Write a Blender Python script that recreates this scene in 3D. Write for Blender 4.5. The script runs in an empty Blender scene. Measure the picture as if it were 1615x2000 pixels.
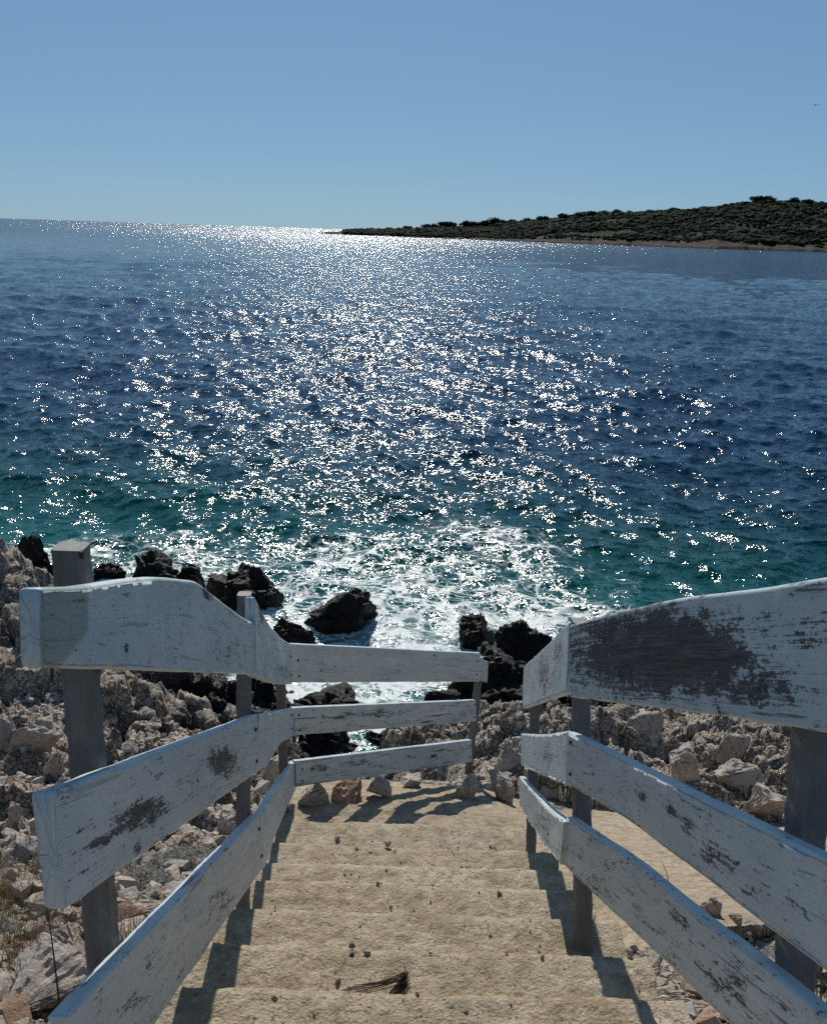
import bpy, bmesh, math, random
import numpy as np
from mathutils import Vector, Matrix
# ------------------------------------------------------------ camera, sky, sun
SC = bpy.context.scene; COL = SC.collection
H = 6.5                                    # camera height above the sea
FPX, PITCH, ROLL = 1900.0, math.radians(16.1), math.radians(1.85)
S = 1.15                                   # metres per modelling unit of depth
cd = bpy.data.cameras.new('camera'); cam = bpy.data.objects.new('camera', cd); COL.objects.link(cam)
cd.sensor_fit = 'HORIZONTAL'; cd.sensor_width = 36.0; cd.lens = 36.0*FPX/1615.0
cd.clip_start = 0.05; cd.clip_end = 60000
CR = Matrix.Rotation(math.pi/2-PITCH, 4, 'X') @ Matrix.Rotation(ROLL, 4, 'Z')
cam.matrix_world = Matrix.Translation((0, 0, H)) @ CR
SC.camera = cam
SUN_EL, SUN_AZ = math.radians(40), math.radians(-4.6)
w = bpy.data.worlds.new('World'); SC.world = w; w.use_nodes = True
wn = w.node_tree; sky = wn.nodes.new('ShaderNodeTexSky'); sky.sky_type = 'NISHITA'; sky.sun_disc = False
sky.sun_elevation = SUN_EL; sky.sun_rotation = SUN_AZ
sky.altitude = 0; sky.air_density = 0.7; sky.dust_density = 0.2; sky.ozone_density = 8.0
ga = wn.nodes.new('ShaderNodeGamma'); ga.inputs[1].default_value = .45; wn.links.new(sky.outputs[0], ga.inputs[0])
tn = wn.nodes.new('ShaderNodeMix'); tn.data_type = 'RGBA'; tn.blend_type = 'MULTIPLY'; tn.inputs[0].default_value = 1; tn.inputs[7].default_value = (1.19, 1.70, 2.04, 1)
wn.links.new(ga.outputs[0], tn.inputs[6]); wn.links.new(tn.outputs[2], wn.nodes['Background'].inputs[0]); wn.nodes['Background'].inputs[1].default_value = 0.1
sl = bpy.data.lights.new('sun', 'SUN'); sl.energy = 4.2; sl.angle = math.radians(0.55); sl.color = (1, .95, .87)
so = bpy.data.objects.new('sun', sl); COL.objects.link(so)
sv = Vector((math.sin(SUN_AZ)*math.cos(SUN_EL), math.cos(SUN_AZ)*math.cos(SUN_EL), math.sin(SUN_EL)))
so.rotation_euler = (-sv).to_track_quat('-Z', 'Y').to_euler(); so.location = (0, 0, 40)
SC.view_settings.view_transform = 'Standard'; SC.view_settings.look = 'None'
SC.view_settings.exposure = 0.0; SC.view_settings.gamma = 1
SC.cycles.max_bounces = 5; SC.cycles.diffuse_bounces = 3; SC.cycles.glossy_bounces = 2
SC.cycles.caustics_reflective = False; SC.cycles.caustics_refractive = False
SC.cycles.use_denoising = False; SC.cycles.sample_clamp_indirect = 1.0; SC.cycles.blur_glossy = 1.0
rnd = random.Random(7)
# ------------------------------------------------------------ pixel rays
CR3 = np.array(CR.to_3x3())
def ray(px, py):
    d = CR3 @ np.array([(px-807.5)/FPX, (1000-py)/FPX, -1.0]); return d          # unit depth along the axis
CAM = np.array([0, 0, H])
def at(px, py, d): return CAM + ray(px, py)*d*S
def project(P):
    q = (P-CAM) @ CR3
    return 807.5+FPX*q[..., 0]/-q[..., 2], 1000-FPX*q[..., 1]/-q[..., 2]
def on_z(px, py, z):
    r = ray(px, py); return CAM + r*((z-H)/r[2])
# ------------------------------------------------------------ noise
def _h(ix, iy, s):
    n = (ix.astype(np.int64)*374761393 + iy.astype(np.int64)*668265263 + s*1442695041) & 0x7fffffff
    n = ((n ^ (n >> 13))*1274126177) & 0x7fffffff
    n = (n ^ (n >> 16))*2246822519 & 0x7fffffff
    return (n & 0xffffff)/float(0xffffff)
def vn(x, y, s=0):
    x = np.asarray(x, float); y = np.asarray(y, float)
    ix = np.floor(x); iy = np.floor(y); fx = x-ix; fy = y-iy
    ux = fx*fx*fx*(fx*(fx*6-15)+10); uy = fy*fy*fy*(fy*(fy*6-15)+10)
    a = _h(ix, iy, s); b = _h(ix+1, iy, s); c = _h(ix, iy+1, s); d = _h(ix+1, iy+1, s)
    return (a*(1-ux)+b*ux)*(1-uy)+(c*(1-ux)+d*ux)*uy*1.0
def fbm(x, y, s=0, o=4):
    r = 0; a = .5; t = 0
    for k in range(o):
        r = r+a*vn(x*2**k+k*17.3, y*2**k-k*9.1, s+k); t += a; a *= .55
    return r/t                                                                 # 0..1
def ridged(x, y, s=0, o=4):
    r = 0; a = .5; t = 0
    for k in range(o):
        r = r+a*(1-np.abs(2*vn(x*2**k+k*7.3, y*2**k-k*3.1, s+k)-1)); t += a; a *= .55
    return r/t
def worley(x, y, s=0):
    ix = np.floor(x); iy = np.floor(y)
    f1 = np.full(x.shape, 9.); f2 = np.full(x.shape, 9.); cid = np.zeros(x.shape)
    for dx in (-1, 0, 1):
        for dy in (-1, 0, 1):
            cx = ix+dx; cy = iy+dy
            d = np.hypot(cx+_h(cx, cy, s)-x, cy+_h(cx, cy, s+5)-y)
            m = d < f1
            f2 = np.where(m, f1, np.minimum(f2, d)); cid = np.where(m, _h(cx, cy, s+9), cid); f1 = np.where(m, d, f1)
    return f1, f2, cid
def ss(a, b, x): t = np.clip((x-a)/(b-a), 0, 1); return t*t*(3-2*t)
# ------------------------------------------------------------ mesh helpers
def grid_mesh(name, P, mask=None, attrs=None, smooth=True):
    nr, nc = P.shape[:2]; idx = np.arange(nr*nc).reshape(nr, nc)
    q = np.stack([idx[:-1, :-1], idx[:-1, 1:], idx[1:, 1:], idx[1:, :-1]], -1)
    if mask is not None: q = q[mask[:-1, :-1] & mask[1:, 1:] & mask[:-1, 1:] & mask[1:, :-1]]
    return raw_mesh(name, P.reshape(-1, 3), q.reshape(-1, 4), attrs, smooth)
def raw_mesh(name, V, F, attrs=None, smooth=True):
    me = bpy.data.meshes.new(name); k = F.shape[1]
    me.vertices.add(len(V)); me.vertices.foreach_set('co', np.ascontiguousarray(V, np.float32).ravel())
    me.loops.add(F.size); me.loops.foreach_set('vertex_index', np.ascontiguousarray(F, np.int32).ravel())
    me.polygons.add(len(F)); me.polygons.foreach_set('loop_start', np.arange(0, F.size, k, dtype=np.int32))
    me.update(calc_edges=True)
    me.polygons.foreach_set('use_smooth', np.full(len(F), smooth))
    for n, a in (attrs or {}).items():
        at_ = me.attributes.new(n, 'FLOAT', 'POINT'); at_.data.foreach_set('value', np.ascontiguousarray(a, np.float32).ravel())
    me.validate(); return me
def link(me, name, mat, parent=None):
    o = bpy.data.objects.new(name, me); COL.objects.link(o)
    if mat is not None: me.materials.clear(); me.materials.append(mat)
    if parent is not None: o.parent = parent; o.matrix_parent_inverse = Matrix.Translation(-parent.location)
    return o
def tag(o, label=None, cat=None, group=None, kind=None):
    if label: o['label'] = label
    if cat: o['category'] = cat
    if group: o['group'] = group
    if kind: o['kind'] = kind
    return o
def empty(name, loc, label, cat, group=None):
    o = bpy.data.objects.new(name, None); COL.objects.link(o); o.location = loc; o.empty_display_size = .1
    return tag(o, label, cat, group)
def bm_mesh(bm, name):
    me = bpy.data.meshes.new(name); bm.to_mesh(me); bm.free(); return me
# ------------------------------------------------------------ materials
class M:
    def __init__(s, name, rough=.8, spec=.3):
        s.m = bpy.data.materials.new(name); s.m.use_nodes = True; s.t = s.m.node_tree
        s.b = s.t.nodes['Principled BSDF']; s.b.inputs['Roughness'].default_value = rough
        s.b.inputs['Specular IOR Level'].default_value = spec
    def n(s, ty, **k):
        nd = s.t.nodes.new('ShaderNode'+ty)
        for a, v in k.items():
            if a.startswith('i_'):
                key = a[2:]; key = int(key) if key.isdigit() else key.replace('_', ' ')
                s.set(nd.inputs[key], v)
            else: setattr(nd, a, v)
        return nd
    def set(s, inp, v):
        if isinstance(v, bpy.types.NodeSocket): s.t.links.new(v, inp)
        elif isinstance(v, bpy.types.Node): s.t.links.new(v.outputs[0], inp)
        else: inp.default_value = v
    def math(s, op, a, b=0.0, c=0.0, clamp=False):
        nd = s.n('Math', operation=op, use_clamp=clamp); s.set(nd.inputs[0], a); s.set(nd.inputs[1], b); s.set(nd.inputs[2], c); return nd.outputs[0]
    def obj(s, scale=(1, 1, 1), src='Object'):
        tc = s.n('TexCoord'); mp = s.n('Mapping'); s.set(mp.inputs[0], tc.outputs[src]); mp.inputs['Scale'].default_value = scale; return mp.outputs[0]
    def geo(s, scale=(1, 1, 1)):
        g = s.n('NewGeometry'); mp = s.n('Mapping'); s.set(mp.inputs[0], g.outputs['Position']); mp.inputs['Scale'].default_value = scale; return mp.outputs[0]
    def noise(s, vec, scale, detail=4, rough=.6, dist=0, out='Fac'):
        nd = s.n('TexNoise'); s.set(nd.inputs['Vector'], vec)
        nd.inputs['Scale'].default_value = scale; nd.inputs['Detail'].default_value = detail
        nd.inputs['Roughness'].default_value = rough; nd.inputs['Distortion'].default_value = dist; return nd.outputs[out]
    def vor(s, vec, scale, feat='F1', out='Distance'):
        nd = s.n('TexVoronoi', feature=feat); s.set(nd.inputs['Vector'], vec); nd.inputs['Scale'].default_value = scale; return nd.outputs[out]
    def ramp(s, fac, stops, interp='LINEAR'):
        nd = s.n('ValToRGB'); s.set(nd.inputs[0], fac); cr = nd.color_ramp; cr.interpolation = interp
        while len(cr.elements) < len(stops): cr.elements.new(.5)
        for e, (p, c) in zip(cr.elements, stops):
            e.position = p; e.color = (*c, 1) if isinstance(c, tuple) else (c, c, c, 1)
        return nd.outputs[0]
    def mix(s, f, a, b, mode='MIX'):
        nd = s.n('Mix', data_type='RGBA', blend_type=mode)
        s.set(nd.inputs[0], f)
        for i, v in ((6, a), (7, b)): s.set(nd.inputs[i], (*v, 1) if isinstance(v, tuple) and len(v) == 3 else v)
        return nd.outputs[2]
    def attr(s, n): return s.n('Attribute', attribute_name=n).outputs['Fac']
    def bump(s, h, st=.5, dist=.01, nrm=None):
        nd = s.n('Bump'); s.set(nd.inputs['Height'], h); nd.inputs['Strength'].default_value = st; nd.inputs['Distance'].default_value = dist
        if nrm is not None: s.set(nd.inputs['Normal'], nrm)
        return nd.outputs[0]
    def out(s, col=None, nrm=None, rough=None):
        if col is not None: s.set(s.b.inputs['Base Color'], (*col, 1) if isinstance(col, tuple) else col)
        if nrm is not None: s.set(s.b.inputs['Normal'], nrm)
        if rough is not None: s.set(s.b.inputs['Roughness'], rough)
        return s.m
def mat_concrete():
    m = M('weathered_concrete', .95, .15); v = m.geo()
    big = m.noise(v, 1.6, 5, .6); mid = m.noise(v, 14, 6, .7); fine = m.noise(v, 130, 4, .7); grit = m.vor(v, 110)
    c = m.ramp(big, [(.3, (.40, .335, .25)), (.5, (.49, .41, .295)), (.7, (.55, .475, .37))])
    c = m.mix(m.ramp(mid, [(.38, .75), (.6, 0.)]), c, (.24, .18, .115))
    c = m.mix(m.ramp(fine, [(.36, .7), (.5, 0.)]), c, (.20, .155, .10))
    c = m.mix(m.ramp(m.noise(v, 60, 3, .6), [(.62, 0.), (.7, .5)]), c, (.58, .49, .36))
    c = m.mix(m.ramp(m.noise(v, 3.7, 6, .7, .5), [(.52, 0.), (.66, .55)]), c, (.33, .265, .21))
    c = m.mix(m.ramp(m.vor(v, 19), [(.05, .75), (.11, 0.)]), c, (.10, .07, .05))
    ck = m.ramp(m.vor(m.noise(v, 1.3, 4, .6, out='Color'), 5., 'DISTANCE_TO_EDGE'), [(.0, .6), (.012, 0.)]); c = m.mix(ck, c, (.14, .11, .08))
    h = m.math('ADD', m.math('MULTIPLY', fine, .5), m.math('MULTIPLY', m.noise(v, 45, 5, .65), 1.1))
    h = m.math('ADD', h, m.math('MULTIPLY', grit, -.25))
    return m.out(c, m.bump(h, .9, .012))
def mat_rock(name='limestone', wetline=True, warm=0.):
    m = M(name, .9, .25); v = m.geo()
    big = m.noise(v, .9, 5, .65); mid = m.noise(v, 6, 6, .7); fine = m.noise(v, 40, 6, .75)
    c = m.ramp(big, [(.3, (.37+warm, .315, .255)), (.5, (.52+warm, .445, .365)), (.72, (.64+warm, .555, .46))])
    c = m.mix(m.ramp(mid, [(.35, .8), (.55, 0.)]), c, (.17, .155, .14))
    c = m.mix(m.ramp(m.noise(v, 2.3, 4, .6), [(.56, 0.), (.72, .55)]), c, (.50, .33, .22))
    c = m.mix(m.ramp(fine, [(.36, .8), (.5, 0.)]), c, (.10, .09, .08))
    wp = m.n('VectorMath', operation='ADD'); m.set(wp.inputs[0], v); m.set(wp.inputs[1], m.n('TexNoise', i_Vector=v, i_Scale=3., i_Detail=3.).outputs['Color'])
    cr = m.math('MINIMUM', m.vor(wp.outputs[0], 3.2, 'DISTANCE_TO_EDGE'), m.math('MULTIPLY', m.vor(wp.outputs[0], 9, 'DISTANCE_TO_EDGE'), .5))
    crk = m.ramp(cr, [(.0, 1.), (.035, 0.)])
    c = m.mix(m.math('MULTIPLY', crk, .75), c, (.06, .05, .045))
    h = m.math('ADD', m.math('MULTIPLY', fine, .35), m.math('MULTIPLY', mid, .9))
    h = m.math('SUBTRACT', h, m.math('MULTIPLY', crk, .5))
    rough = .9
    if wetline:
        z = m.n('SeparateXYZ'); m.set(z.inputs[0], m.geo()); zz = m.math('ADD', z.outputs[2], m.math('MULTIPLY', m.math('SUBTRACT', m.noise(v, .8, 4, .6), .5), 1.3))
        wet = m.math('MULTIPLY', m.ramp(m.math('MULTIPLY', zz, .5), [(.46, 1.), (.64, 0.)]), m.attr('wetzone'))
        blk = m.ramp(fine, [(.35, (.006, .005, .005)), (.6, (.022, .018, .014))])
        c = m.mix(wet, c, blk); rough = m.math('SUBTRACT', .9, m.math('MULTIPLY', wet, .5))
    return m.out(c, m.bump(h, .9, .05), rough)
def mat_wetrock():
    m = M('wet_black_rock', .5, .22); v = m.obj(); fine = m.noise(v, 16, 6, .75); mid = m.vor(v, 11)
    c = m.ramp(m.noise(v, 3, 5, .7), [(.35, (.006, .005, .004)), (.6, (.02, .016, .011)), (.75, (.045, .035, .022))])
    return m.out(c, m.bump(m.math('ADD', fine, m.math('MULTIPLY', mid, .7)), .8, .05))
def mat_stone(name, c0, c1):
    m = M(name, .9, .2); v = m.geo(); 
    c = m.ramp(m.noise(v, 7, 6, .65), [(.3, c0), (.65, c1)])
    f = m.noise(v, 55, 6, .7)
    c = m.mix(m.ramp(f, [(.34, .6), (.48, 0.)]), c, (.13, .11, .09))
    return m.out(c, m.bump(m.math('ADD', f, m.math('MULTIPLY', m.noise(v, 14, 4, .6), 1.2)), .8, .02))
def mat_paint():
    m = M('flaking_white_paint', .5, .4)
    uv = m.n('UVMap').outputs[0]
    def U(sx, sy):
        mp = m.n('Mapping'); m.set(mp.inputs[0], uv); mp.inputs['Scale'].default_value = (sx, sy, 1); return mp.outputs[0]
    info = m.n('ObjectInfo').outputs['Random']; off = m.n('CombineXYZ', i_2=m.math('MULTIPLY', info, 40.)).outputs[0]
    def A(v):
        a = m.n('VectorMath', operation='ADD'); m.set(a.inputs[0], v); m.set(a.inputs[1], off); return a.outputs[0]
    fleck = m.noise(A(U(70, 150)), 1, 5, .75); patch = m.noise(A(U(14, 30)), 1, 6, .7, .4); grain = m.noise(A(U(6, 190)), 1, 4, .7, .6)
    wear = m.attr('wear')
    x = m.math('ADD', m.math('ADD', m.math('MULTIPLY', fleck, .85), m.math('MULTIPLY', patch, .85)), m.math('MULTIPLY', grain, .80))
    x = m.math('ADD', m.math('SUBTRACT', x, .715), m.math('MULTIPLY', wear, .40))
    peel = m.ramp(x, [(.765, 0.), (.80, 1.)])
    paint = m.ramp(m.noise(A(U(3, 9)), 1, 5, .65), [(.3, (.42, .495, .52)), (.7, (.58, .645, .655))])
    paint = m.mix(m.ramp(m.noise(A(U(9, 60)), 1, 5, .7), [(.5, 0.), (.8, .35)]), paint, (.36, .38, .38))
    paint = m.mix(m.math('MULTIPLY', m.ramp(x, [(.6, 0.), (.8, 1.)]), .35), paint, (.20, .21, .21))
    st = m.attr('tint'); paint = m.mix(st, paint, (.20, .245, .225))  # darker grey-green mixed into the paint over a marked area
    ed = m.attr('edge'); edm = m.ramp(m.math('ADD', m.math('MULTIPLY', ed, .5), m.noise(A(U(9, 70)), 1, 6, .75)), [(1.05, 0.), (1.13, .6)])
    paint = m.mix(edm, paint, (.13, .18, .23))
    wood = m.ramp(grain, [(.32, (.035, .033, .033)), (.5, (.085, .08, .078)), (.7, (.17, .16, .15))])
    c = m.mix(peel, paint, wood)
    crack = m.math('MULTIPLY', m.ramp(m.noise(A(U(2.2, 60)), 1, 3, .5, .8), [(.655, 0.), (.675, 1.)]), m.math('ADD', .25, m.attr('crack'), clamp=True))
    c = m.mix(crack, c, (.03, .03, .03))
    h = m.math('ADD', m.math('MULTIPLY', peel, -1.), m.math('MULTIPLY', grain, .5)); h = m.math('SUBTRACT', h, crack)
    return m.out(c, m.bump(h, .7, .0025), m.math('ADD', .42, m.math('MULTIPLY', peel, .45)))
def mat_post():
    m = M('weathered_grey_post', .6, .35); v = m.geo((1, 1, .12)); g = m.noise(v, 60, 5, .7); b = m.noise(m.geo(), 9, 5, .65)
    c = m.ramp(g, [(.3, (.11, .107, .10)), (.7, (.20, .195, .185))]); c = m.mix(m.ramp(b, [(.4, .6), (.65, 0.)]), c, (.10, .10, .10))
    return m.out(c, m.bump(g, .5, .004))
def mat_flat(name, c, rough=.8, sc=30, k=.4):
    m = M(name, rough, .2); n = m.noise(m.geo(), sc, 4, .6)
    return m.out(m.ramp(n, [(.3, tuple(x*(1-k) for x in c)), (.7, tuple(x*(1+k) for x in c))]))
def mat_sea():
    m = M('sea_water', .06, .5); m.b.inputs['IOR'].default_value = 1.333
    P = m.geo(); sh = m.attr('shallow'); fo = m.attr('foam'); far = m.attr('far')
    c = m.ramp(m.math('ADD', sh, m.math('MULTIPLY', m.math('SUBTRACT', m.noise(P, .12, 3, .5), .5), .35)),
               [(.0, (.0001, .020, .055)), (.3, (.0001, .025, .047)), (.62, (.0005, .044, .046)), (1., (.003, .100, .090))])
    # foam streaks
    wv = m.n('VectorMath', operation='ADD'); m.set(wv.inputs[0], P)
    wz = m.n('VectorMath', operation='SCALE'); m.set(wz.inputs[0], m.n('TexNoise', i_Vector=P, i_Scale=.8, i_Detail=4.).outputs['Color']); wz.inputs['Scale'].default_value = 2.6
    m.set(wv.inputs[1], wz.outputs[0])
    v1 = m.vor(wv.outputs[0], 1.1, 'DISTANCE_TO_EDGE'); v2 = m.vor(wv.outputs[0], 3.4, 'DISTANCE_TO_EDGE')
    n1 = m.noise(wv.outputs[0], 1.7, 7, .72)
    lace = m.math('MAXIMUM', m.ramp(v1, [(.0, 1.), (.10, 0.)]), m.math('MULTIPLY', m.ramp(v2, [(.0, 1.), (.10, 0.)]), .85))
    f = m.math('ADD', m.math('MULTIPLY', lace, .42), m.math('MULTIPLY', n1, .62))
    f = m.math('ADD', f, m.math('SUBTRACT', fo, 1.0))
    foam = m.ramp(f, [(.33, 0.), (.58, 1.)])
    foam = m.math('MULTIPLY', foam, .88)
    c = m.mix(foam, c, (.62, .67, .66))
    # micro slopes
    def slope(sc, k, det, st=(1, 1, 1)):
        nd = m.n('TexNoise'); mp = m.n('Mapping'); m.set(mp.inputs[0], P); mp.inputs['Scale'].default_value = st
        m.set(nd.inputs['Vector'], mp.outputs[0]); nd.inputs['Scale'].default_value = sc; nd.inputs['Detail'].default_value = det; nd.inputs['Roughness'].default_value = .6
        a = m.n('VectorMath', operation='SUBTRACT'); m.set(a.inputs[0], nd.outputs['Color']); a.inputs[1].default_value = (.5, .5, .5)
        b = m.n('VectorMath', operation='MULTIPLY'); m.set(b.inputs[0], a.outputs[0]); b.inputs[1].default_value = (k*.68, k*1.2, 0); return b.outputs[0]
    g = m.n('NewGeometry'); mul = m.math('ADD', 1., m.math('MULTIPLY', far, .7))
    def add(a, b):
        x = m.n('VectorMath', operation='ADD'); m.set(x.inputs[0], a); m.set(x.inputs[1], b); return x.outputs[0]
    sc_ = m.n('VectorMath', operation='SCALE'); m.set(sc_.inputs[0], add(add(slope(1.3, .55, 2, (.6, 1, 1)), slope(5.5, 1.0, 2, (.6, 1, 1))), slope(24, 1.15, 1, (.8, 1, 1)))); m.set(sc_.inputs['Scale'], mul)
    nn = add(g.outputs['Normal'], sc_.outputs[0])
    nz = m.n('VectorMath', operation='NORMALIZE'); m.set(nz.inputs[0], nn)
    rough = m.math('ADD', m.math('ADD', .078, m.math('MULTIPLY', far, .10)), m.math('MULTIPLY', foam, .5))
    return m.out(c, nz.outputs[0], rough)
MATS = dict(concrete=mat_concrete(), rock=mat_rock(), wet=mat_wetrock(), paint=mat_paint(), post=mat_post(), sea=mat_sea(),
            stone=mat_stone('pale_limestone', (.36, .30, .25), (.56, .49, .42)), red=mat_stone('reddish_stone', (.34, .20, .13), (.48, .33, .24)),
            grey=mat_stone('grey_stone', (.26, .25, .24), (.42, .40, .38)),
            dark=mat_flat('dark_metal', (.03, .03, .03), .5), straw=mat_flat('dry_straw', (.30, .23, .12), .8), green=mat_flat('dull_green_leaf', (.07, .09, .03), .7),
            twig=mat_flat('dark_twig', (.06, .045, .03), .8), lichen=mat_flat('grey_shrub', (.34, .33, .29), .9))
# ------------------------------------------------------------ sea
def build_sea():
    # polar fan about the viewpoint: rows even in depression angle, then far rings
    dep = np.concatenate([np.linspace(math.radians(44), math.radians(.5), 1150), np.linspace(math.radians(.48), math.radians(.012), 60)])
    R = H/np.tan(dep); az = np.linspace(math.radians(-42), math.radians(42), 1500)
    RR, AA = np.meshgrid(R, az, indexing='ij'); X = RR*np.sin(AA); Y = RR*np.cos(AA)
    dr = np.abs(np.gradient(R))[:, None]; da = RR*(az[1]-az[0])
    rg = np.random.RandomState(3); Z = np.zeros_like(X); DX = np.zeros_like(X); DY = np.zeros_like(X)
    lam = np.geomspace(.28, 16, 64)
    for L in lam:
        th = math.radians(200)+rg.normal(0, .75); k = 2*math.pi/L; kx, ky = k*math.sin(th), k*math.cos(th)
        st = .052 if L < 2.2 else (.030 if L < 5 else .016)
        amp = st/k*1.0
        sp = np.maximum(dr*abs(math.cos(th))*.8, da*.6); att = ss(2.0, 4.0, L/np.maximum(sp, 1e-6))
        if att.max() <= 0: continue
        rows = np.where(att.max(1) > 0)[0]; a, b = rows.min(), rows.max()+1
        ph = kx*X[a:b]+ky*Y[a:b]+rg.uniform(0, 6.28)
        A = att[a:b]*amp*(.35+1.3*vn(X[a:b]/(L*5)+rg.uniform(0, 99), Y[a:b]/(L*5), 4))
        Z[a:b] += A*np.cos(ph); DX[a:b] -= A*np.sin(ph)*math.sin(th)*.8; DY[a:b] -= A*np.sin(ph)*math.cos(th)*.8
    calm = .75+.25*ss(8, 20, RR); P = np.stack([X+DX*calm, Y+DY*calm, Z*calm], -1)
    shal = 1-ss(10, 40, RR*(1+.35*(X/ (RR+1))*1.0)+3*(fbm(X/6, Y/6, 5)-.5))
    edge = 22.3+5.0*(fbm(X/5+3, Y/7, 8)-.5)*2-.75*np.maximum(X-1.8, 0)+2.6*np.exp(-((X+5.0)/3.2)**2)-1.0*np.exp(-((X-2.5)/2.5)**2)-.03*np.maximum(-X-6, 0)**1.4
    foam = 1-ss(-5.5, 4.5, Y-edge)
    foam = foam*(.70+.38*fbm(X/2.2+9, Y/2.6, 12)) + .22*np.exp(-((Y-14)/3.5)**2)*np.exp(-((X+.2)/3.8)**2)
    far = ss(60, 900, RR)
    me = grid_mesh('sea', P, attrs=dict(shallow=shal, foam=np.clip(foam, 0, 1.4), far=far))
    tag(link(me, 'sea', MATS['sea']), kind='structure')
    # the rest of the sea, to the horizon on every side
    V = []; F = []; n = 48; a0 = math.radians(42); a1 = math.radians(318)
    for i in range(n+1):
        a = a0+(a1-a0)*i/n
        for r in (R[0], R[-1]): V.append((r*math.sin(a), r*math.cos(a), -.02))
    for i in range(n): F.append((2*i, 2*i+1, 2*i+3, 2*i+2))
    me = raw_mesh('sea_beyond', np.array(V), np.array(F), dict(shallow=np.zeros(len(V)), foam=np.zeros(len(V)), far=np.ones(len(V))))
    tag(link(me, 'sea_beyond', MATS['sea']), kind='structure')
build_sea()
# ------------------------------------------------------------ shore terrain
LE, RE = -.56, .64                                            # edges of the stairs
def prof(pts, f): return np.interp(f, [p[0] for p in pts], [p[1] for p in pts])
PL = [(-6, .5), (0, .92), (3, 2.36), (5, 3.4), (7, 4.25), (9, 4.95), (11, 5.5), (12.3, 6.0), (13.3, 6.7), (15, 8), (22, 10)]
PC = [(-6, .5), (0, .92), (3, 2.36), (5, 3.35), (6.3, 3.85), (7.2, 4.5), (8.5, 5.4), (9.8, 6.2), (11, 6.9), (13, 8), (22, 10)]
PD = [(-6, .5), (0, .92), (3, 2.36), (5, 3.35), (6.6, 3.95), (8, 4.35), (9.5, 4.95), (10.7, 5.6), (12, 6.6), (13, 7.4), (22, 10)]
PR = [(-6, .5), (0, .92), (3, 2.42), (5, 3.45), (7, 4.2), (9, 4.85), (11, 5.5), (12.3, 6.1), (13.2, 6.8), (15, 8), (22, 10)]
def path_near(X): return 2.5+.42*(X-.5)+.12*(vn(X*3, X*0, 71)-.5)
def path_far(X): return 5.95-.12*(X-1)+.25*(vn(X*2.3, X*0, 72)-.5)
def inside_path(X, Y):
    m1 = (X > -.72) & (X <= .75) & (Y > 4.1) & (Y < 6.0)
    m2 = (X > .6) & (X < 4.6) & (Y > path_near(X)) & (Y < path_far(X))
    return m1 | m2
def base_down(X, Y):
    wL = 1-ss(-1.9, -.7, X); wR = ss(1.2, 2.4, X); wC = ss(-1.9, -.7, X)*(1-ss(-.55, -.1, X)); wD = ss(-.55, -.1, X)*(1-ss(1.2, 2.4, X))
    return wL*prof(PL, Y)+wC*prof(PC, Y)+wD*prof(PD, Y)+wR*prof(PR, Y)
def terrain(X, Y, detail=True):
    X = np.asarray(X, float); Y = np.asarray(Y, float)
    z = H-base_down(X, Y)
    # left headland
    hx, hy = X+6.3, Y-13.2
    z = np.maximum(z, 0)+np.minimum(z, 0)+0
    z = z+np.exp(-(hx/2.1)**2-(hy/1.9)**2)*2.0
    z = z+np.exp(-((X+10.5)/3)**2-((Y-13)/2.5)**2)*1.8
    z = z+np.exp(-((X+3.5)/1.3)**2-((Y-10.8)/1.2)**2)*.35
    # ridge of rock by the end of the fence and the slope on the right
    z = z+np.exp(-((X-.95)/.45)**2-((Y-7.2)/.9)**2)*.35
    if not detail: return z
    zone = ss(2.0, 7.0, Y)                                     # rubble near, ledges far
    off = np.maximum(ss(-.6, -1.0, X) if False else (1-ss(-1.1, -.62, X)), ss(.7, 1.1, X)); off = np.maximum(off, ss(6.1, 6.9, Y))
    pin = np.minimum(np.minimum(Y-path_near(X), path_far(X)-Y), 4.6-X); off = off*(1-ss(-.10, .06, pin)*(X > .6))
    wx = X+.5*(fbm(X*1.1, Y*1.1, 21)-.5); wy = Y+.5*(fbm(X*1.1+5, Y*1.1, 22)-.5)
    f1, f2, c = worley(wx*.95, wy*1.25, 31); g1, g2, d = worley(wx*2.6+3, wy*3.3, 32); e1, e2, ee = worley(wx*7, wy*8.5, 33)
    k1 = 1-ss(.0, .16, f2-f1); k2 = 1-ss(0, .2, g2-g1); k3 = 1-ss(0, .25, e2-e1)
    amp = off*(.25+.75*zone)
    big = (fbm(X*.55, Y*.55, 24, 3)-.5)*.9*zone
    z2 = z+off*big+amp*(.42*(c-.5)-.24*k1+.17*(d-.5)-.11*k2+.055*(ee-.5)-.035*k3)
    st = .21; q = z2/st+.6*fbm(X*.8, Y*.8, 25); qf = np.floor(q); t = ss(.35, .85, q-qf); zt = (qf+t)*st-.6*st*fbm(X*.8, Y*.8, 25)
    left = (1-ss(-1.5, -.5, X))
    z2 = z2+(zt-z2)*.75*zone*off*(.35+.65*left)
    z2 = z2+off*(.05+.13*zone)*(ridged(X*2.6, Y*2.6, 26, 5)-.6)+(.012+.018*off)*(fbm(X*16, Y*16, 27, 3)-.5)*2
    # sunk under the concrete
    st_in = ss(LE-.07, LE+.03, X)*(1-ss(RE-.03, RE+.07, X))*(1-ss(5.9, 6.1, Y))
    p_in = inside_path(X, Y).astype(float)
    z2 = z2-np.maximum(.22*st_in, .12*p_in)
    return z2
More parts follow.
